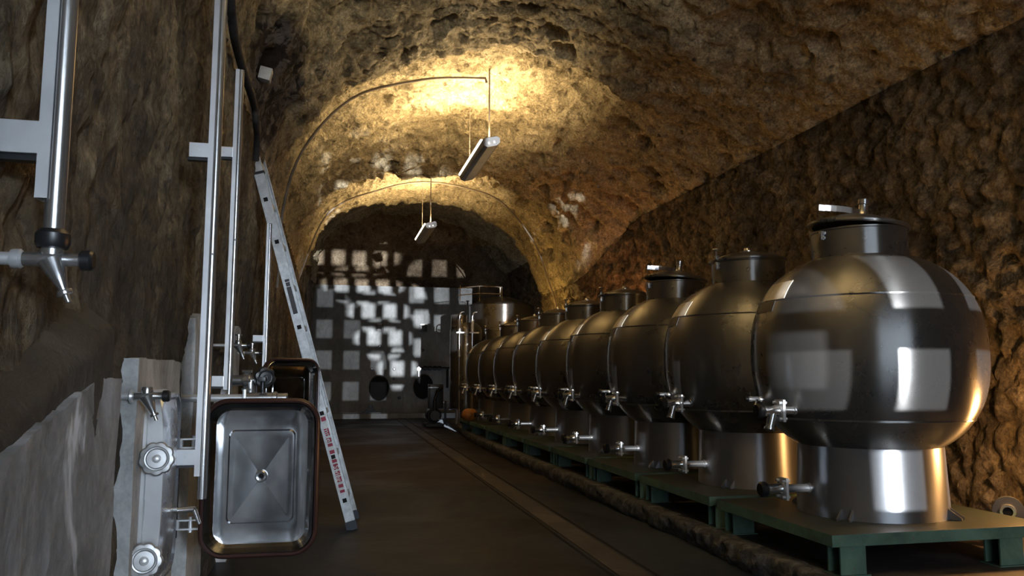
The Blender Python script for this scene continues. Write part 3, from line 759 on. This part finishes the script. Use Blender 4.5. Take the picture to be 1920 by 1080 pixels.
def make_gauge(label, loc, r, zt, ztop, cw, bracket_zs, wall_dx, screw_zs=(), group='level gauges standing along the left wall'):
    """tube from loc up to ztop, channel from zt up, brackets back to the wall"""
    t = thing('level_gauge', label, 'gauge', loc, 0, group)
    MB().cyl((0, 0, 0), (0, 0, ztop), r, seg=24).build('gauge_tube', M['steel'], t)
    w = cw; th = 0.003
    ch = MB(); z0_, h = (zt+ztop)/2, ztop-zt
    ch.box((-r*0.55-w*0.25, -w*0.52, z0_), (w*0.55, th, h)); ch.box((-r*0.55-w*0.25, w*0.52, z0_), (w*0.55, th, h)); ch.box((-r*0.55-w*0.52, 0, z0_), (th, w*1.04, h))
    c_ = ch.build('channel', M['steel_dull'], t, smooth=0)
    for z in bracket_zs:
        x1_ = -r*0.55-w*0.52; bl = min(abs(wall_dx)-abs(x1_), 0.2 if r > 0.016 else 0.064)
        b_ = MB().box((x1_-bl/2, 0, z), (bl, 0.03, w*1.7), bev=0.002)
        b_.cyl((x1_-bl*0.55, -0.018, z), (x1_-bl*0.55, 0.0, z), 0.004, seg=10)
        wb_ = b_.build('wall_bracket', M['steel_dull'], t, smooth=0)
        MB().box((x1_-bl*0.55, 0.006, z-w*1.0), (bl*1.06, 0.022, w*0.32)).build('bracket_foot', M['black'], wb_, smooth=0)
    for z in screw_zs: MB().cyl((0.004, -r-0.004, z), (0.004, -r+0.004, z), 0.004, seg=8).build('screw', M['steel'], t)
    return t
def tee_valve(t, o, s, tail=True, mname='steel'):
    """horizontal body, conical spout to lower right, black end cap, small nut; o = centre, s = scale"""
    o = Vector(o); d = Vector((0.42, 0, -1)).normalized()
    b_ = MB().lathe([(0, -0.060*s), (0.016*s, -0.060*s), (0.016*s, -0.03*s), (0.022*s, 0), (0.014*s, 0.03*s), (0.014*s, 0.062*s), (0, 0.062*s)], o, (1, 0, 0), 24)
    b_.lathe([(0, -0.01*s), (0.030*s, 0), (0.021*s, 0.03*s), (0.010*s, 0.068*s), (0.010*s, 0.078*s), (0, 0.078*s)], o, d, 24)
    b_.lathe([(0, 0), (0.022*s, 0), (0.023*s, 0.012*s), (0.019*s, 0.026*s), (0, 0.026*s)], o+Vector((0, 0, 0.01*s)), (0, 0, 1), 24)
    b_.build('valve_body', M[mname], t)
    MB().lathe([(0, 0), (0.016*s, 0), (0.017*s, 0.006*s), (0.016*s, 0.010*s), (0.007*s, 0.011*s), (0.007*s, 0.028*s), (0, 0.028*s)], o+d*0.074*s, d, 12).build('spout_nut', M[mname], t)
    MB().lathe([(0, 0), (0.020*s, 0), (0.023*s, 0.004*s), (0.023*s, 0.022*s), (0.018*s, 0.028*s), (0, 0.028*s)], o+Vector((0.058*s, 0, 0)), (1, 0, 0), 20).build('end_knob', M['black'], t)
# near gauge at the left edge
g = make_gauge('nearest level gauge, wide steel channel and tube ending above a tee valve', (-0.474, 1.5, 1.238), 0.0165, 0.068, 1.6, 0.034, (0.175,), -0.19)
MB().lathe([(0, -0.012), (0.024, -0.012), (0.028, -0.004), (0.028, 0.012), (0.022, 0.02), (0, 0.02)], (0, 0, -0.004), seg=28).build('tube_collar', M['black'], g)
tee_valve(g, (0.0, 0, -0.036), 0.78)
p_ = MB().cyl((-0.22, 0, -0.036), (-0.045, 0, -0.036), 0.0115, seg=20)
p_.lathe([(0, 0), (0.016, 0), (0.017, 0.004), (0.017, 0.014), (0.013, 0.018), (0, 0.018)], (-0.062, 0, -0.036), (1, 0, 0), 20)
p_.build('inlet_pipe', M['steel_dull'], g)
g = make_gauge('second level gauge, tall channel reaching down beside the open hatch', (-0.408, 2.87, 0.60), 0.0155, 0.075, 2.3, 0.030, (0.137, 1.183), -0.17, (0.82,))
g = make_gauge('third level gauge, tall slim channel ending above the steel pipe', (-0.412, 3.52, 0.86), 0.0125, 0.09, 1.47, 0.026, (0.125, 1.10), -0.165, (0.72,))
g = make_gauge('farthest level gauge, thin tube seen behind the ladder', (-0.41, 5.35, 1.05), 0.011, 0.02, 0.95, 0.024, (0.2,), -0.16, (0.5,))
# concrete-mounted hatch, closed, with clamp bar and lobed knobs
def lobed(mb, o, ax, r, h, lobes=9, m_=0.10):
    q = Vector((0, 0, 1)).rotation_difference(Vector(ax).normalized()).to_matrix().to_4x4(); mt = Matrix.Translation(Vector(o)) @ q
    n_ = 72; L_ = []
    def ring(k, z): return [mt @ Vector(((r*k*(1+m_*(abs(math.cos(lobes*PI*i/n_))-0.5)*(1 if k > 0.8 else 0)))*math.cos(2*PI*i/n_), (r*k*(1+m_*(abs(math.cos(lobes*PI*i/n_))-0.5)*(1 if k > 0.8 else 0)))*math.sin(2*PI*i/n_), z)) for i in range(n_)]
    L_ = [ring(0.5, 0), ring(0.93, 0), ring(1.0, 0.2*h), ring(1.0, 0.75*h), ring(0.92, 0.95*h), ring(0.74, h), ring(0.70, 0.82*h), ring(0.62, 0.80*h), ring(0.56, 0.98*h), ring(0.26, h), ring(0.24, 0.88*h), ring(0.03, 0.86*h)]
    mb.loops(L_, True, True); return mb
t = thing('vat_hatch', 'closed steel vat hatch on pale plaster with clamp bar and two lobed knobs', 'hatch', (-0.537, 2.735, 0.665), 0)
def yz(pts, x): return [(x, a, b) for a, b in pts]
mb = MB(); W_, H_ = 0.34, 0.575
mb.loops([yz(rrect(W_, H_, 0.085), 0.0), yz(rrect(W_, H_, 0.085), 0.040), yz(rrect(W_-0.01, H_-0.01, 0.08), 0.048), yz(rrect(W_-0.03, H_-0.03, 0.072), 0.049), yz(rrect(W_-0.045, H_-0.045, 0.066), 0.042), yz(rrect(W_-0.07, H_-0.07, 0.055), 0.043), yz(rrect(W_-0.16, H_-0.16, 0.03), 0.052), yz(rrect(W_-0.30, H_-0.30, 0.01), 0.055)], True, True)
mb.build('door_panel', M['hatch_steel'], t, smooth=25)
mb = MB(); mb.loops([yz(rrect(W_+0.02, H_+0.02, 0.095), -0.02), yz(rrect(W_+0.02, H_+0.02, 0.095), 0.012), yz(rrect(W_+0.004, H_+0.004, 0.087), 0.014), yz(rrect(W_+0.004, H_+0.004, 0.087), -0.02)], False, False)
mb.build('rim', M['steel_dull'], t, smooth=25)
ou = []; inn_ = []
for k in range(25):
    z = -0.27+0.54*k/24; c_ = 0.012+0.026*(1-abs(z/0.30)**3)
    ou.append((c_+0.023, -0.172, z)); inn_.append((c_-0.023, -0.172, z))
bar = MB().prism(ou+list(reversed(inn_)), (0, 0.014, 0)).build('clamp_bar', M['steel_dull'], t, smooth=30)
for z, sc in ((0.100, 1.0), (-0.185, 1.02)):
    kx = 0.050 if z > 0 else 0.030
    sp = MB().cyl((kx, -0.16, z), (kx, -0.22, z), 0.008, seg=14).build('spindle', M['steel'], t)
    lobed(MB(), (kx, -0.205, z), (0.12, -1, 0.10), 0.047*sc, 0.026).build('knob', M['knob'], t, smooth=40)
    MB().lathe([(0, 0), (0.010, 0), (0.010, 0.01), (0.006, 0.012), (0, 0.012)], Vector((kx, -0.205, z))+Vector((0.12, -1, 0.1)).normalized()*0.022, (0.12, -1, 0.1), 12).build('knob_bolt', M['steel_dull'], t)
t = thing('sample_valve', 'small steel tee valve on the pale plaster above the closed hatch', 'valve', (-0.505, 2.44, 0.948), 0)
tee_valve(t, (0, 0, 0), 0.72); MB().cyl((-0.07, 0.0, 0), (-0.03, 0, 0), 0.010, seg=12).build('inlet_pipe', M['steel_dull'], t)
MB().lathe([(0, 0), (0.02, 0), (0.021, 0.006), (0.014, 0.01), (0, 0.01)], (-0.036, 0, 0), (-1, 0, 0), 16).build('wall_flange', M['steel_dull'], t)
# open hatch doors (inside face towards the viewer)
def xz(pts, y): return [(a, y, b) for a, b in pts]
def open_hatch(label, loc, rz):
    t = thing('hatch_door', label, 'hatch', loc, rz)
    W_, H_ = 0.388, 0.532; R_ = 0.085
    gk = MB(); gk.loops([xz(rrect(W_-0.028, H_-0.028, R_-0.014), 0.004), xz(rrect(W_-0.026, H_-0.026, R_-0.013), -0.010), xz(rrect(W_-0.014, H_-0.014, R_-0.007), -0.014), xz(rrect(W_, H_, R_), -0.008), xz(rrect(W_+0.002, H_+0.002, R_), 0.008), xz(rrect(W_-0.004, H_-0.004, R_), 0.022), xz(rrect(W_-0.028, H_-0.028, R_-0.014), 0.022), xz(rrect(W_-0.028, H_-0.028, R_-0.014), 0.004)], False, False)
    gk.build('gasket', M['gasket'], t, smooth=50)
    pn = MB(); n8 = 10
    L_ = [(0.026, -0.004, R_-0.013), (0.036, -0.008, R_-0.016), (0.046, 0.002, R_-0.022), (0.060, 0.018, R_-0.028), (0.082, 0.028, R_-0.035), (0.100, 0.030, R_-0.040)]
    loops_ = [xz(rrect(W_-a, H_-a, r_, n8), y_) for a, y_, r_ in L_]
    # raised shelf then a shallow pyramid pressed into the middle
    loops_ += [xz(rrect(W_-0.165, H_-0.215, 0.022, n8), 0.030), xz(rrect(W_-0.175, H_-0.225, 0.020, n8), 0.026)]
    loops_ += [xz(rrect(W_-0.215, H_-0.265, 0.004, n8), 0.026), xz(rrect(0.03, 0.045, 0.001, n8), 0.0315)]
    pn.loops(loops_, True, False)
    back = [xz(rrect(W_-0.026, H_-0.026, R_-0.013, n8), -0.004), xz(rrect(W_-0.03, H_-0.03, R_-0.02, n8), 0.024), xz(rrect(W_-0.06, H_-0.06, R_-0.03, n8), 0.046), xz(rrect(W_-0.12, H_-0.12, R_-0.04, n8), 0.05)]
    pn.loops(back, True, False)
    pn.build('door_pan', M['mirror'], t, smooth=22)
    b_ = MB().lathe([(0.010, 0.012), (0.010, -0.006), (0.016, -0.008), (0.021, -0.003), (0.022, 0.012), (0.010, 0.012)], (0, 0.026, 0), (0, 1, 0), 28).build('centre_boss', M['steel'], t)
    MB().cyl((0, 0.030, 0), (0, 0.036, 0), 0.0095, seg=16).build('boss_hole', M['hole'], b_)
    return t
t = open_hatch('large open rounded steel hatch door with red-brown gasket facing the viewer', (-0.226, 2.9, 0.662), math.radians(-1.2))
for z in (0.115, -0.155):
    h_ = MB()
    for dz in (-0.0145, 0.0145): h_.box((-0.262, 0.03, z+dz), (0.155, 0.016, 0.005))
    h_.box((-0.275, 0.03, z), (0.03, 0.022, 0.024)); h_.cyl((-0.225, 0.03, z-0.026), (-0.225, 0.03, z+0.026), 0.007, seg=12)
    h_.build('hinge', M['steel_dull'], t, smooth=0)
MB().box((-0.315, 0.03, -0.02), (0.09, 0.04, 0.36)).build('hinge_post', M['black'], t, smooth=0)
t2 = open_hatch('smaller-looking open hatch door half hidden behind the ladder', (-0.215, 4.75, 0.845), math.radians(40))
MB().box((-0.255, 0.03, 0), (0.15, 0.02, 0.03)).build('hinge', M['steel_dull'], t2, smooth=0)
t = thing('sample_valve', 'thin steel tap between the closed hatch and the open hatch door', 'valve', (-0.47, 2.80, 0.575), 0)
MB().cyl((-0.11, 0, 0), (0.03, 0, 0.004), 0.006, seg=12).build('inlet_pipe', M['steel_dull'], t)
b_ = MB().lathe([(0, 0), (0.010, 0), (0.010, 0.05), (0.006, 0.055), (0, 0.055)], (0.0, 0, 0), (1, 0, 0.05), 14); b_.cyl((0.05, 0, 0), (0.068, 0, -0.045), 0.009, 0.006, 12); b_.build('valve_body', M['steel'], t)
# horizontal drain pipe above the open hatch
t = thing('drain_valve', 'polished horizontal steel pipe with nut just above the open hatch door', 'valve', (-0.25, 3.42, 0.918), 0)
b_ = MB().lathe([(0, -0.085), (0.022, -0.085), (0.022, 0.02), (0.026, 0.022), (0.026, 0.036), (0.019, 0.040), (0.019, 0.075), (0.015, 0.08), (0, 0.08)], (0, 0, 0), (1, 0, 0), 24); b_.build('valve_body', M['steel'], t)
b_ = MB().cyl((-0.34, 0, 0), (-0.085, 0, 0), 0.015); b_.build('inlet_pipe', M['steel_dull'], t)
b_ = MB().cyl((-0.02, 0, 0.02), (-0.02, 0, 0.07), 0.009); b_.box((-0.02, -0.02, 0.075), (0.03, 0.09, 0.018), bev=0.003); b_.build('lever', M['black'], t)
MB().box((-0.088, 0, 0.0), (0.012, 0.06, 0.07), bev=0.003).build('flange', M['steel_dull'], t)
# cluster of small taps on the next vats
for lab, loc, sc in (('small steel tap with spread wings just left of the thinnest gauge tube', (-0.455, 4.93, 1.145), 0.85), ('small steel tap right beside the third level gauge', (-0.455, 4.20, 1.160), 0.9), ('low steel tap between the third gauge and the half hidden hatch door', (-0.40, 4.80, 0.86), 0.7)):
    t = thing('sample_valve', lab, 'valve', loc, 0)
    tee_valve(t, (0, 0, 0), sc*0.8); MB().cyl((-0.16, 0, 0), (-0.04, 0, 0), 0.008, seg=12).build('inlet_pipe', M['steel_dull'], t)
    MB().lathe([(0, 0), (0.006, 0), (0.006, 0.03), (0.018, 0.031), (0.018, 0.037), (0, 0.037)], (0, 0, 0.018), (0, 0, 1), 14).build('wing_knob', M['steel'], t)
t = thing('vat_outlet', 'bright steel vat outlet with bolted clamp and black wheel beside the thin gauge', 'valve', (-0.42, 4.45, 0.965), 0)
b_ = MB().lathe([(0, -0.2), (0.028, -0.2), (0.028, -0.03), (0.046, -0.025), (0.046, 0.0), (0.03, 0.004), (0.03, 0.05), (0, 0.05)], (0, 0, 0.02), (1, 0, 0), 24); b_.lathe([(0, 0), (0.034, 0), (0.034, 0.10), (0.028, 0.13), (0, 0.13)], (0.005, 0, 0.02), (0, 0, -1), 24); b_.build('outlet_body', M['steel'], t)
for a in range(6): MB().cyl((-0.035, 0.055*math.cos(a*PI/3), 0.02+0.055*math.sin(a*PI/3)), (0.012, 0.055*math.cos(a*PI/3), 0.02+0.055*math.sin(a*PI/3)), 0.008, seg=8).build('bolt', M['steel'], t)
w_ = lobed(MB(), (0.075, -0.03, 0.035), (0.3, -1, 0), 0.052, 0.045, 6, 0.16).build('hand_wheel', M['black'], t)
t = thing('vat_bracket', 'grey slanted steel bracket plate behind the third level gauge', 'bracket', (-0.44, 3.75, 0.86), 0)
MB().prism([(-0.06, 0, -0.08), (0.0, 0, -0.08), (0.0, 0, 0.0), (-0.06, 0, 0.06)], (0, 0.02, 0)).build('gusset_plate', M['white'], t, smooth=0)
MB().box((-0.10, 0.02, 0.0), (0.08, 0.02, 0.03)).build('fixing_arm', M['steel_dull'], t, smooth=0)
# hose down the upper left wall, junction box
hp = [(-0.474, 3.435, 2.783), (-0.474, 3.555, 2.663), (-0.481, 3.697, 2.627), (-0.483, 3.809, 2.599), (-0.489, 4.002, 2.607), (-0.485, 4.188, 2.589), (-0.479, 4.353, 2.579), (-0.477, 4.534, 2.585), (-0.48, 4.794, 2.593), (-0.476, 4.878, 2.525), (-0.486, 5.086, 2.487), (-0.5, 5.2, 2.38)]
def smooth_path(pts, n=6):
    out = []; K = [np.array(p, float) for p in pts]
    for i in range(len(K)-1):
        p0, p1, p2, p3 = K[max(0, i-1)], K[i], K[i+1], K[min(len(K)-1, i+2)]
        for k in range(n):
            t_ = k/n; out.append(tuple(0.5*((2*p1)+(-p0+p2)*t_+(2*p0-5*p1+4*p2-p3)*t_**2+(-p0+3*p1-3*p2+p3)*t_**3)))
    out.append(tuple(K[-1])); return out
tag(MB().tube(smooth_path(hp), 0.021, 12).build('hose', M['hose'], smooth=60), 'dark dusty hose running down the upper left wall behind the gauges', 'hose')
t = MB().box((-0.445, 5.03, 2.885), (0.075, 0.07, 0.08), Matrix.Rotation(0.2, 4, 'Y'), 0.006).build('junction_box', M['white'])
tag(t, 'small pale box on the rock above the top of the ladder', 'box')

# ================================================================== far end
mb = MB(); mb.box((1.5, 20.75, 1.66), (4.1, 0.7, 3.32), bev=0.01); mb.box((2.05, 20.25, 0.05), (5.2, 0.5, 0.14), bev=0.01)
mb.box((1.83, 20.395, 1.7), (0.05, 0.03, 3.2)); mb.box((1.5, 20.39, 3.27), (4.1, 0.03, 0.05))
struct(mb.build('trim_10', M['conc_wall'], smooth=0))
FY = 20.40
for (x, z, lab) in ((1.19, 0.745, 'left of the two dark oval openings in the far end wall'), (2.30, 0.77, 'right of the two dark oval openings in the far end wall')):
    t = thing('vat_opening', lab, 'opening', (x, FY, z), 0)
    el = lambda k, y: [(0.235*k*math.cos(2*PI*i/40), y, 0.30*k*math.sin(2*PI*i/40)) for i in range(40)]
    mb = MB(); mb.loops([el(1.08, 0.01), el(1.08, -0.025), el(1.0, -0.03), el(0.96, -0.005)], False); mb.build('rim', M['black'], t)
    mb = MB(); mb.loops([el(0.99, 0.01), el(0.99, -0.012), el(0.5, -0.006)], True, True); mb.build('dark_interior', M['hole'], t)
for (x, z, lab) in ((1.195, 2.26, 'left dark square box on the far end wall'), (2.285, 2.26, 'right dark square box on the far end wall, beside the tanks')):
    t = thing('wall_box', lab, 'box', (x, FY, z), 0)
    MB().box((0, -0.05, 0), (0.17, 0.10, 0.17), bev=0.006).build('box_body', M['black'], t)
    MB().box((-0.03, -0.103, 0.085), (0.12, 0.012, 0.03)).build('box_lid_edge', M['white'], t, smooth=0)
spots = [(1.19, 1.777), (1.002, 1.213), (1.56, 1.214), (1.706, 0.492), (2.283, 1.691), (1.56, 0.97)]
dk = None
for i, (x, z) in enumerate(spots):
    if dk is None:
        dk = MB().lathe([(0, 0), (0.032, 0), (0.036, 0.02), (0.024, 0.05), (0, 0.05)], (0, 0.005, 0), (0, -1, 0), 16).build('wall_plug', M['black']); o = dk
    else: o = dk.copy(); C.objects.link(o)
    o.location = (x, FY, z)
    tag(o, ['small black plug below the left square box on the end wall', 'small black plug above the left oval opening', 'small black plug in the brightest light patch of the end wall', 'low black plug right of the left oval opening', 'small black plug below the right square box', 'black plug just beneath the brightest light patch'][i], 'plug', 'small black plugs on the far end wall')
t = thing('valve_manifold', 'black row of valves above the right oval opening of the end wall', 'valve', (2.35, FY-0.12, 1.24), 0)
mb = MB().cyl((-0.22, 0, 0), (0.62, 0, 0), 0.028)
for k in range(4): mb.lathe([(0, -0.05), (0.05, -0.05), (0.06, 0), (0.05, 0.05), (0, 0.05)], (-0.02+k*0.12, 0, 0), (1, 0, 0), 16)
mb.build('manifold_pipe', M['black'], t)
mb = MB().cyl((-0.18, 0, 0.05), (-0.18, 0, -0.22), 0.03); mb.lathe([(0, 0), (0.05, 0), (0.05, 0.05), (0, 0.05)], (-0.18, 0, -0.02), (0, -1, 0), 14); mb.build('elbow', M['steel_dull'], t)
MB().cyl((0.55, 0.0, 0), (0.55, 0, -0.5), 0.03).build('down_pipe', M['black'], t)
MB().cyl((0.3, 0, 0), (0.3, 0.14, 0), 0.02).build('wall_stub', M['black'], t)
t = thing('iron_stand', 'low dark iron stand on the floor ledge under the left oval opening', 'stand', (1.0, 20.18, 0.12), 0)
MB().prism([(-0.19, 0, 0), (0.19, 0, 0), (0.13, 0, 0.06), (0.05, 0, 0.10), (0.03, 0, 0.20), (-0.04, 0, 0.23), (-0.09, 0, 0.12), (-0.15, 0, 0.06)], (0, 0.12, 0)).build('stand_body', M['black'], t, smooth=0)
MB().box((0, 0.06, 0.012), (0.46, 0.2, 0.024)).build('base_plate', M['black'], t, smooth=0)
# tall cylindrical tanks behind the row
t = thing('cylindrical_tank', 'tall wide cylindrical steel tank with conical top behind the spherical row', 'tank', (3.35, 15.75, 0.116), 0)
R0 = 0.665
MB().lathe([(0, 0.28), (R0, 0.32), (R0, 1.2), (R0+0.006, 1.205), (R0, 1.21), (R0, 2.31), (R0+0.008, 2.318), (R0-0.01, 2.335), (0.20, 2.50), (0, 2.515)], seg=96).build('tank_body', M['tank'], t)
MB().lathe([(0, 0), (0.03, 0), (0.022, 0.01), (0.022, 0.19), (0.045, 0.19), (0.045, 0.215), (0, 0.215)], (-0.03, 0, 2.50), seg=20).build('vent_pipe', M['steel'], t)
for a in (45, 135, 225, 315): MB().cyl((0.5*math.cos(math.radians(a)), 0.5*math.sin(math.radians(a)), 0), (0.5*math.cos(math.radians(a)), 0.5*math.sin(math.radians(a)), 0.34), 0.04).build('leg', M['steel_dull'], t)
mb = MB()
for z in (2.52, 2.66): mb.tube([(-1.0, -0.6, z-0.06), (-0.55, -0.55, z), (-0.1, -0.5, z)], 0.009, 8)
for x in (-0.95, -0.55, -0.1): mb.cyl((x, -0.6 if x < -.6 else -0.5, 2.36), (x, -0.6 if x < -.6 else -0.5, 2.66), 0.008, seg=8)
mb.build('top_rail', M['conduit'], t)
t = thing('cylindrical_tank', 'narrow cylindrical steel tank with round neck left of the wide one', 'tank', (2.53, 15.2, 0.0), 0)
t.location.z = 0.116
MB().lathe([(0, 0.25), (0.30, 0.30), (0.31, 0.35), (0.31, 1.80), (0.29, 1.86), (0.20, 1.93), (0, 1.94)], seg=64).build('tank_body', M['tank'], t)
MB().lathe([(0, 1.84), (0.16, 1.84), (0.16, 2.05), (0.165, 2.06), (0.165, 2.075), (0.10, 2.10), (0, 2.11)], (-0.14, -0.05, 0), seg=40).build('neck', M['steel'], t)
for a in (20, 140, 260): MB().cyl((0.2*math.cos(math.radians(a)), 0.2*math.sin(math.radians(a)), 0), (0.2*math.cos(math.radians(a)), 0.2*math.sin(math.radians(a)), 0.34), 0.025).build('leg', M['steel_dull'], t)
# two standpipes in front of them; lattice glints on them shaped as wider bands
t = thing('sight_pipe', 'left of two thin upright pipes with lattice-light glints before the far tanks', 'pipe', (2.34, 14.8, 0.116), 0, 'upright pipes with lattice-light glints')
MB().tube([(0, 0, 0), (0, 0, 2.02), (0.01, 0, 2.08), (0.04, 0, 2.11), (0.09, 0, 2.115)], 0.015, 10).build('pipe', M['steel'], t)
for z0_, z1_, r_ in ((1.74, 1.97, 0.034), (1.27, 1.39, 0.030)): MB().cyl((0, 0, z0_), (0, 0, z1_), r_, seg=24).build('glint_band', M['steel_dull'], t)
MB().box((0.03, 0, 1.725), (0.18, 0.05, 0.025)).build('bracket', M['steel_dull'], t, smooth=0)
t = dup(t, (2.585, 14.8, 0.116), 'right of two thin upright pipes with lattice-light glints before the far tanks')
t.scale = (1.0, 1.0, 1.0)
# transfer pump on the floor, orange gourd
t = thing('transfer_pump', 'dark transfer pump on the floor left of the far cylindrical tanks', 'pump', (2.06, 16.4, 0.0), 0)
MB().box((0, 0, 0.05), (0.36, 0.7, 0.05)).build('base_frame', M['black'], t, smooth=0)
MB().lathe([(0, -0.2), (0.13, -0.2), (0.15, -0.17), (0.15, 0.17), (0.13, 0.2), (0, 0.2)], (0, 0, 0.24), (0, 1, 0), 28).build('motor', M['black'], t)
MB().lathe([(0, 0), (0.10, 0), (0.12, 0.05), (0.10, 0.10), (0, 0.10)], (0, -0.21, 0.24), (0, -1, 0), 28).build('pump_head', M['black'], t)
MB().tube([(0, -0.27, 0.34), (0, -0.27, 0.55), (0.05, -0.25, 0.72), (0.15, -0.2, 0.8)], 0.035, 10).build('outlet_pipe', M['black'], t)
MB().box((0.05, 0.05, 0.62), (0.28, 0.4, 0.5), bev=0.03).build('control_box', M['black'], t)
MB().box((-0.02, -0.16, 0.80), (0.2, 0.02, 0.02)).build('handle', M['steel'], t)
t = thing('gourd', 'orange squat gourd-like fruit on the corner of the farthest green stand', 'gourd', (2.225, 12.96, 0.300), 0)
mb = MB(); prof = [(0, 0.012), (0.05, 0.0), (0.10, 0.02), (0.133, 0.06), (0.140, 0.10), (0.125, 0.15), (0.09, 0.185), (0.04, 0.198), (0.0, 0.188)]
mb.lathe(prof, seg=60)
for v in mb.bm.verts:
    a = math.atan2(v.co.y, v.co.x); k = 1-0.05*(0.5+0.5*math.cos(a*10)); v.co.x *= k; v.co.y *= k
mb.build('gourd_body', M['gourd'], t)
MB().tube([(0, 0, 0.185), (0.005, 0, 0.21), (0.02, 0, 0.23)], [0.016, 0.012, 0.014], 8).build('stem', M['hose'], t)
mk = []
MB().tube([(-0.03, -0.145, 0.06), (0.0, -0.147, 0.09), (0.03, -0.140, 0.13), (-0.03, -0.138, 0.14), (0.02, -0.148, 0.09)], 0.004, 6).build('squiggle', M['black'], t)
# small scraps of hardware on the floor behind the last stand: two flat steel fittings
for lab, loc, rz in (('flat bright steel fitting lying nearest the gourd', (2.42, 15.6, 0.40), 0.1), ('flat steel fitting lying behind the other, left of it', (2.32, 17.2, 0.50), -0.1)):
    t = thing('hose_fitting', lab, 'fitting', loc, rz)
    MB().cyl((-0.16, 0, 0), (0.16, 0, -0.03), 0.022).build('pipe', M['steel'], t)
    MB().box((0.1, 0, -loc[2]/2), (0.05, 0.05, loc[2])).build('support', M['black'], t, smooth=0)
